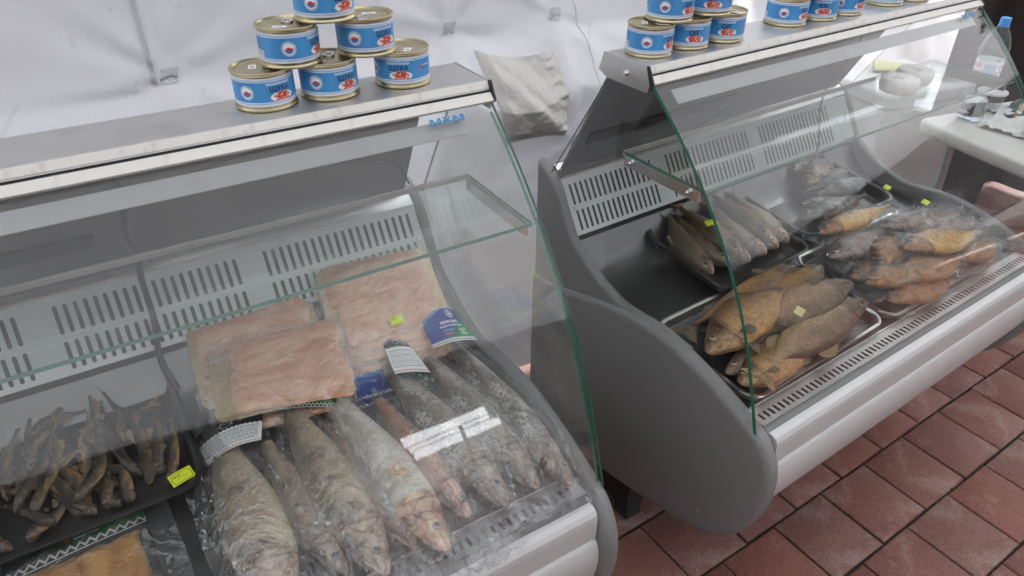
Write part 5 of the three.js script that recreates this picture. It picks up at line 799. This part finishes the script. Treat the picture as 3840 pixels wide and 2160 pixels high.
// ---------------------------------------------------------------- wrapped cheeses on the inner glass shelf
{
  const paper = std({ map: canvasTex(256, 256, (g) => { const R = rng(4); g.fillStyle = '#f2f0ec'; g.fillRect(0, 0, 256, 256); g.fillStyle = '#a87a74'; for (let i = 0; i < 5; i++) for (let j = 0; j < 5; j++) if (R() > .25) { g.beginPath(); g.arc(52 + i * 16 + (j % 2) * 8, 90 + j * 15, 6, 0, 7); g.fill(); } g.fillStyle = '#8a8a90'; for (let i = 0; i < 22; i++) g.fillRect(130 + R() * 80, 80 + R() * 90, 6 + R() * 14, 3); g.strokeStyle = '#9a9aa4'; g.lineWidth = 2; g.beginPath(); g.arc(128, 128, 100, 0, 7); g.stroke(); }), roughness: .45 });
  const side = std({ color: lin(.78, .77, .73), roughness: .55 });
  [['round wrapped cheese on the inner glass shelf', 0.805, 0.040, .3, 0], ['faceted wrapped cheese behind the round one on the glass shelf', 0.900, 0.022, 1.1, 1]].forEach(([lab, x, z, turn, oct]) => {
    const t = posed(FR, 'wrapped_cheese', lab, 'cheese', 'wrapped cheeses', x, 1.0634, z, turn, 0), r = .043, h = .031;
    const rad = (a) => r * (oct ? .94 / Math.cos(((a + Math.PI / 8) % (Math.PI / 4)) - Math.PI / 8) : 1);
    part('wrapper', gridGeo(56, 14, (u, v) => { const a = u * 2 * Math.PI, k = rad(a), y = v * h, b = 1 + .03 * Math.sin(v * Math.PI) - .10 * Math.pow(1 - v, 6) - .07 * Math.pow(v, 8) + .035 * (1 - v) * Math.sin(a * 11 + 3 * fbm(a, v * 2, 1, 2)) + .03 * fbm(Math.cos(a) * 4, Math.sin(a) * 4, v * 5, 3); return [Math.cos(a) * k * b, y, Math.sin(a) * k * b, u, v]; }), side, t);
    const top = gridGeo(40, 8, (u, v) => { const a = u * 2 * Math.PI, k = rad(a) * .935 * v; return [Math.cos(a) * k, h + .0016 * Math.sqrt(Math.max(0, 1 - v * v)) + .0006 * fbm(Math.cos(a) * v * 5, Math.sin(a) * v * 5, 2, 2), Math.sin(a) * k, .5 + .5 * Math.cos(a) * v, .5 - .5 * Math.sin(a) * v]; }, true);
    part('printed_top', top, paper, t); const bot = new THREE.CircleGeometry(r * .9, 24); bot.rotateX(Math.PI / 2); bot.translate(0, .0002, 0); part('base', bot, side, t);
  });
}
// ---------------------------------------------------------------- plastic table behind the second case and what is on it
{
  const T = frame(1.352, 0, -2.316, 0.395), y = 0.745;
  const t = thing(T, 'folding_table', 'white plastic folding table behind the second case', 'table', [0.4, 0, 0.4]);
  const white = std({ color: lin(.70, .685, .64), roughness: .5, bumpMap: rep(texFine, 8, 8), bumpScale: .0006 });
  const s = rr(0.80, 0.95, .05), g = new THREE.ExtrudeGeometry(s, { depth: .018, bevelEnabled: true, bevelThickness: .012, bevelSize: .012, bevelOffset: -.012, bevelSegments: 5, curveSegments: 12 }); g.rotateX(-Math.PI / 2); g.translate(.4, y - .030, .475);
  part('table_top', t.at(toCreasedNormals(g, .6)), white, t); part('apron', t.at(box(.05, .75, y - .062, y - .019, .05, .90)), white, t);
  for (const [x, z] of [[.08, .10], [.72, .10], [.08, .85], [.72, .85]]) part('leg', t.at(tube([[x, y - .06, z], [x + .01, .4, z + .01], [x + .02, .004, z + .02]], .014, 12, 10)), std({ color: lin(.42, .44, .45), metalness: .6, roughness: .4 }), t);
  // bottle
  const b = thing(T, 'water_bottle', 'half empty clear plastic water bottle with blue cap on the table', 'bottle', [.155, y, .075]);
  const R0 = .0425, bp = [[0, .004], [.022, .004], [.030, .001], [.038, .006], [R0, .018], [R0 - .001, .045], [R0 - .003, .052], [R0, .060], [R0 - .0015, .10], [R0 - .002, .13], [R0 - .004, .14], [R0 - .004, .205], [R0 - .001, .215], [R0 - .001, .232], [R0 - .004, .252], [.030, .278], [.020, .296], [.0135, .306], [.0130, .312]];
  const px = .155, pz = .075, lathe = (p, n = 40) => { const q = new THREE.LatheGeometry(V2(p), n); q.translate(px, y, pz); return b.at(q); };
  part('bottle_wall', lathe(new THREE.SplineCurve(V2(bp)).getPoints(90).map((p) => [Math.max(0, p.x), p.y])), phys({ color: lin(.93, .96, .98), transmission: 1, roughness: .06, ior: 1.45, thickness: 0 }), b);
  part('water', lathe([[0, .006], [.028, .006], [.036, .010], [R0 - .002, .02], [R0 - .0025, .058], [R0 - .003, .082], [0, .082]]), phys({ color: lin(.95, .98, 1), transmission: 1, roughness: 0, ior: 1.33, thickness: .05 }), b);
  part('cap', lathe([[0, .331], [.0135, .331], [.0148, .329], [.0152, .312], [.0152, .309], [.0140, .309]], 32), std({ color: lin(.10, .36, .78), roughness: .4 }), b);
  part('neck_ring', lathe([[.0135, .3085], [.0165, .3075], [.0165, .3055], [.0135, .3045]], 32), std({ color: lin(.10, .36, .78), roughness: .4 }), b);
  const lt = canvasTex(1024, 256, (g) => { g.fillStyle = '#e9eef0'; g.fillRect(0, 0, 1024, 256); g.fillStyle = '#c9485a'; g.font = 'bold 74px sans-serif'; for (const x of [20, 540]) { g.fillText('СВЯТОЙ', x, 96); g.fillText('ИСТОЧНИК', x - 70, 176); } g.fillStyle = '#b4d2e6'; g.fillRect(360, 36, 150, 190); g.fillStyle = '#7fb0d6'; for (let i = 0; i < 7; i++) g.fillRect(364 + i * 20, 150 + 20 * Math.sin(i), 14, 70); });
  const lg = new THREE.CylinderGeometry(R0 - .0032, R0 - .0032, .064, 48, 1, true); lg.rotateY(-3.45); lg.translate(px, y + .172, pz); part('paper_label', b.at(lg), std({ map: lt, roughness: .5, transparent: false }), b);
  // paper sheets, foil packet, pan
  const sheet = (name, label, cat, x, z, w, d, turn, mat, h, seed) => { const m = part(numbered(name), gridGeo(24, 18, (u, v) => [(u - .5) * w, .002 + h * Math.max(0, .3 + fbm(u * 3 + seed, v * 3, seed, 3) * 2), (v - .5) * d, u, v], true), mat, null); m.applyMatrix4(T.clone().multiply(new THREE.Matrix4().makeTranslation(x, y, z)).multiply(new THREE.Matrix4().makeRotationY(turn))); m.userData = { label, category: cat }; scene.add(m); };
  const paper = std({ color: lin(.76, .76, .75), roughness: .8 });
  sheet('paper_towel', 'crumpled white paper towel next to the water bottle', 'paper', .24, .17, .20, .14, .3, paper, .03, 1); sheet('paper_towel', 'white paper towel lying behind the water bottle', 'paper', .42, .07, .26, .12, -.2, paper, .015, 2); sheet('paper_sheet', 'flat white paper under the dark pan', 'paper', .36, .40, .22, .2, .6, paper, .006, 3);
  const foil = canvasTex(128, 128, (g) => { const R = rng(6); g.fillStyle = '#2f5f5c'; g.fillRect(0, 0, 128, 128); for (let i = 0; i < 60; i++) { g.fillStyle = ['#c98a4a', '#d6d2c8', '#b8503c', '#274a6a', '#e0b070'][Math.floor(R() * 5)]; g.beginPath(); g.arc(R() * 128, R() * 128, 3 + R() * 8, 0, 7); g.fill(); } });
  sheet('snack_packet', 'small patterned green snack packet on the table', 'packet', .37, .10, .15, .08, .5, std({ map: foil, roughness: .35 }), .035, 4);
  const tub = thing(T, 'plastic_tub', 'small clear plastic tub with a white lid on the table', 'tub', [.31, y, .02]);
  const tb = new THREE.LatheGeometry(V2([[0, .002], [.034, .002], [.036, .004], [.043, .06], [.045, .062]]), 36); tb.translate(.31, y, .02); part('tub_wall', tub.at(tb), phys({ color: lin(.9, .92, .93), transmission: .9, roughness: .15, thickness: 0 }), tub);
  const tl = new THREE.LatheGeometry(V2([[0, .064], [.040, .064], [.046, .066], [.0475, .062], [.0465, .058]]), 36); tl.translate(.31, y, .02); part('lid', tub.at(tl), std({ color: lin(.74, .74, .73), roughness: .45 }), tub);
  const pan = thing(T, 'roasting_pan', 'dark shallow pan at the table edge', 'pan', [.25, y, .33]); const pg = trayGeo(.22, .18, .045, .05, .02, .008); pg.translate(.27, y + .008, .33); part('pan_body', pan.at(pg), std({ color: lin(.035, .036, .038), roughness: .45 }), pan);
}
{ // foam box with a rubber glove thrown on it, behind the table
  const T = frame(1.352, 0, -2.316, 0.395);
  const b = thing(T, 'foam_box', 'white foam box standing behind the plastic table', 'box', [0.22, 0, -0.30]);
  const foam = std({ color: lin(.74, .74, .73), roughness: .8, bumpMap: rep(texFine, 10, 10), bumpScale: .001 });
  part('box_body', b.at(box(0.02, 0.44, 0.003, 0.72, -0.47, -0.14, .012)), foam, b); part('lid', b.at(box(0.012, 0.448, 0.7205, 0.775, -0.478, -0.132, .014)), foam, b);
  const g = thing(T, 'rubber_glove', 'yellow rubber glove lying on the foam box', 'glove', [0.33, 0.775, -0.27]);
  const rub = std({ color: lin(.60, .60, .30), roughness: .6 });
  const limb = (name, p, r0, r1) => { const c = new THREE.CatmullRomCurve3(V3(p)); part(name, g.at(gridGeo(20, 14, (u, v) => { const q = c.getPoint(u), t = c.getTangent(u), s = new THREE.Vector3(-t.z, 0, t.x).normalize(), a = v * 2 * Math.PI, r = lerp(r0, r1, u) * (u > .9 ? Math.sqrt(Math.max(0.02, 1 - ((u - .9) / .1) ** 2)) : 1) * (1 + .12 * fbm(u * 6, v * 4, 2, 2)); return [q.x + s.x * Math.cos(a) * r, Math.max(.7765, q.y + Math.sin(a) * r * .25), q.z + s.z * Math.cos(a) * r]; })), rub, g); };
  limb('cuff', [[0.20, .79, -0.40], [0.26, .796, -0.34], [0.32, .795, -0.28], [0.35, .792, -0.25]], .055, .046);
  for (const [dx, dz, l] of [[-.030, .030, .055], [-.010, .022, .075], [.010, .008, .075], [.028, -.008, .06]]) limb('finger', [[0.345 + dx * .6, .79, -0.255 + dz * .6], [0.36 + dx + l * .35, .795, -0.24 + dz + l * .35], [0.365 + dx + l * .7, .786, -0.235 + dz + l * .6]], .012, .009);
  limb('thumb', [[0.31, .79, -0.315], [0.345, .795, -0.335], [0.38, .786, -0.335]], .014, .010);
}
{ // beneath and beyond the table
  const bag = thing(FW, 'black_bag', 'black cloth bag standing on the pavers under the table', 'bag', [2.16, 0, -3.22]);
  const cloth = std({ color: lin(.014, .014, .015), roughness: .85 });
  part('bag_body', bag.at(gridGeo(40, 24, (u, v) => { const a = u * 2 * Math.PI, y = v * .38, k = (1 - .35 * Math.pow(v, 3)) * (1 + .12 * fbm(Math.cos(a) * 2, Math.sin(a) * 2, v * 3, 3)) * Math.min(1, (1.001 - v) * 12 + .05); return [2.16 + Math.cos(a) * .15 * k, y, -3.22 + Math.sin(a) * .10 * k]; })), cloth, bag);
  part('bag_handle', bag.at(tube([[2.08, .34, -3.22], [2.12, .46, -3.20], [2.2, .47, -3.2], [2.25, .34, -3.22]], .012, 24)), cloth, bag);
  const cb = thing(FW, 'cardboard_box', 'open brown cardboard box on the pavers behind the second case', 'box', [1.86, 0, -3.35]);
  const card = std({ color: lin(.42, .28, .18), roughness: .85, bumpMap: rep(texFine, 3, 3), bumpScale: .001 });
  for (const [x0, x1, z0, z1] of [[1.70, 1.705, -3.5, -3.2], [2.0, 2.005, -3.5, -3.2], [1.706, 1.999, -3.5, -3.495], [1.706, 1.999, -3.205, -3.2]]) part('side', cb.at(box(x0, x1, .006, .30, z0, z1, .001)), card, cb);
  part('base', cb.at(box(1.70, 2.005, .0005, .0055, -3.5, -3.2, .001)), card, cb);
  const flap = new THREE.BoxGeometry(.29, .004, .13); flap.rotateX(.6); flap.translate(1.852, .335, -3.14); part('flap', cb.at(flap), card, cb);
  const hang = thing(FW, 'dark_curtain', 'dark brown cloth hanging beyond the table', 'curtain', [2.6, 0, -3.6]);
  part('cloth', hang.at(gridGeo(60, 20, (u, v) => { const k = u * 1.5; return [2.12 + .85 * k, 0.02 + 2.23 * v, -3.52 + .42 * k + .04 * Math.sin(u * 38 + 2 * fbm(u * 4, v, 1, 2)), u, v]; })), std({ color: lin(.022, .014, .014), roughness: .9 }), hang);
  part('rail', hang.at(tube([[2.2, 2.26, -3.53], [3.5, 2.26, -2.88]], .012, 4)), M.bright, hang);
  const ca = part('power_cable', tube([[2.3, .008, -3.6], [2.5, .008, -3.45], [2.62, .008, -3.55], [2.75, .008, -3.3], [2.6, .008, -3.1]], .006, 60), M.cable, scene); ca.userData = { label: 'thin black power cable snaking over the pavers under the table', category: 'cable' };
}
clearAt();
renderer.render(scene, camera);
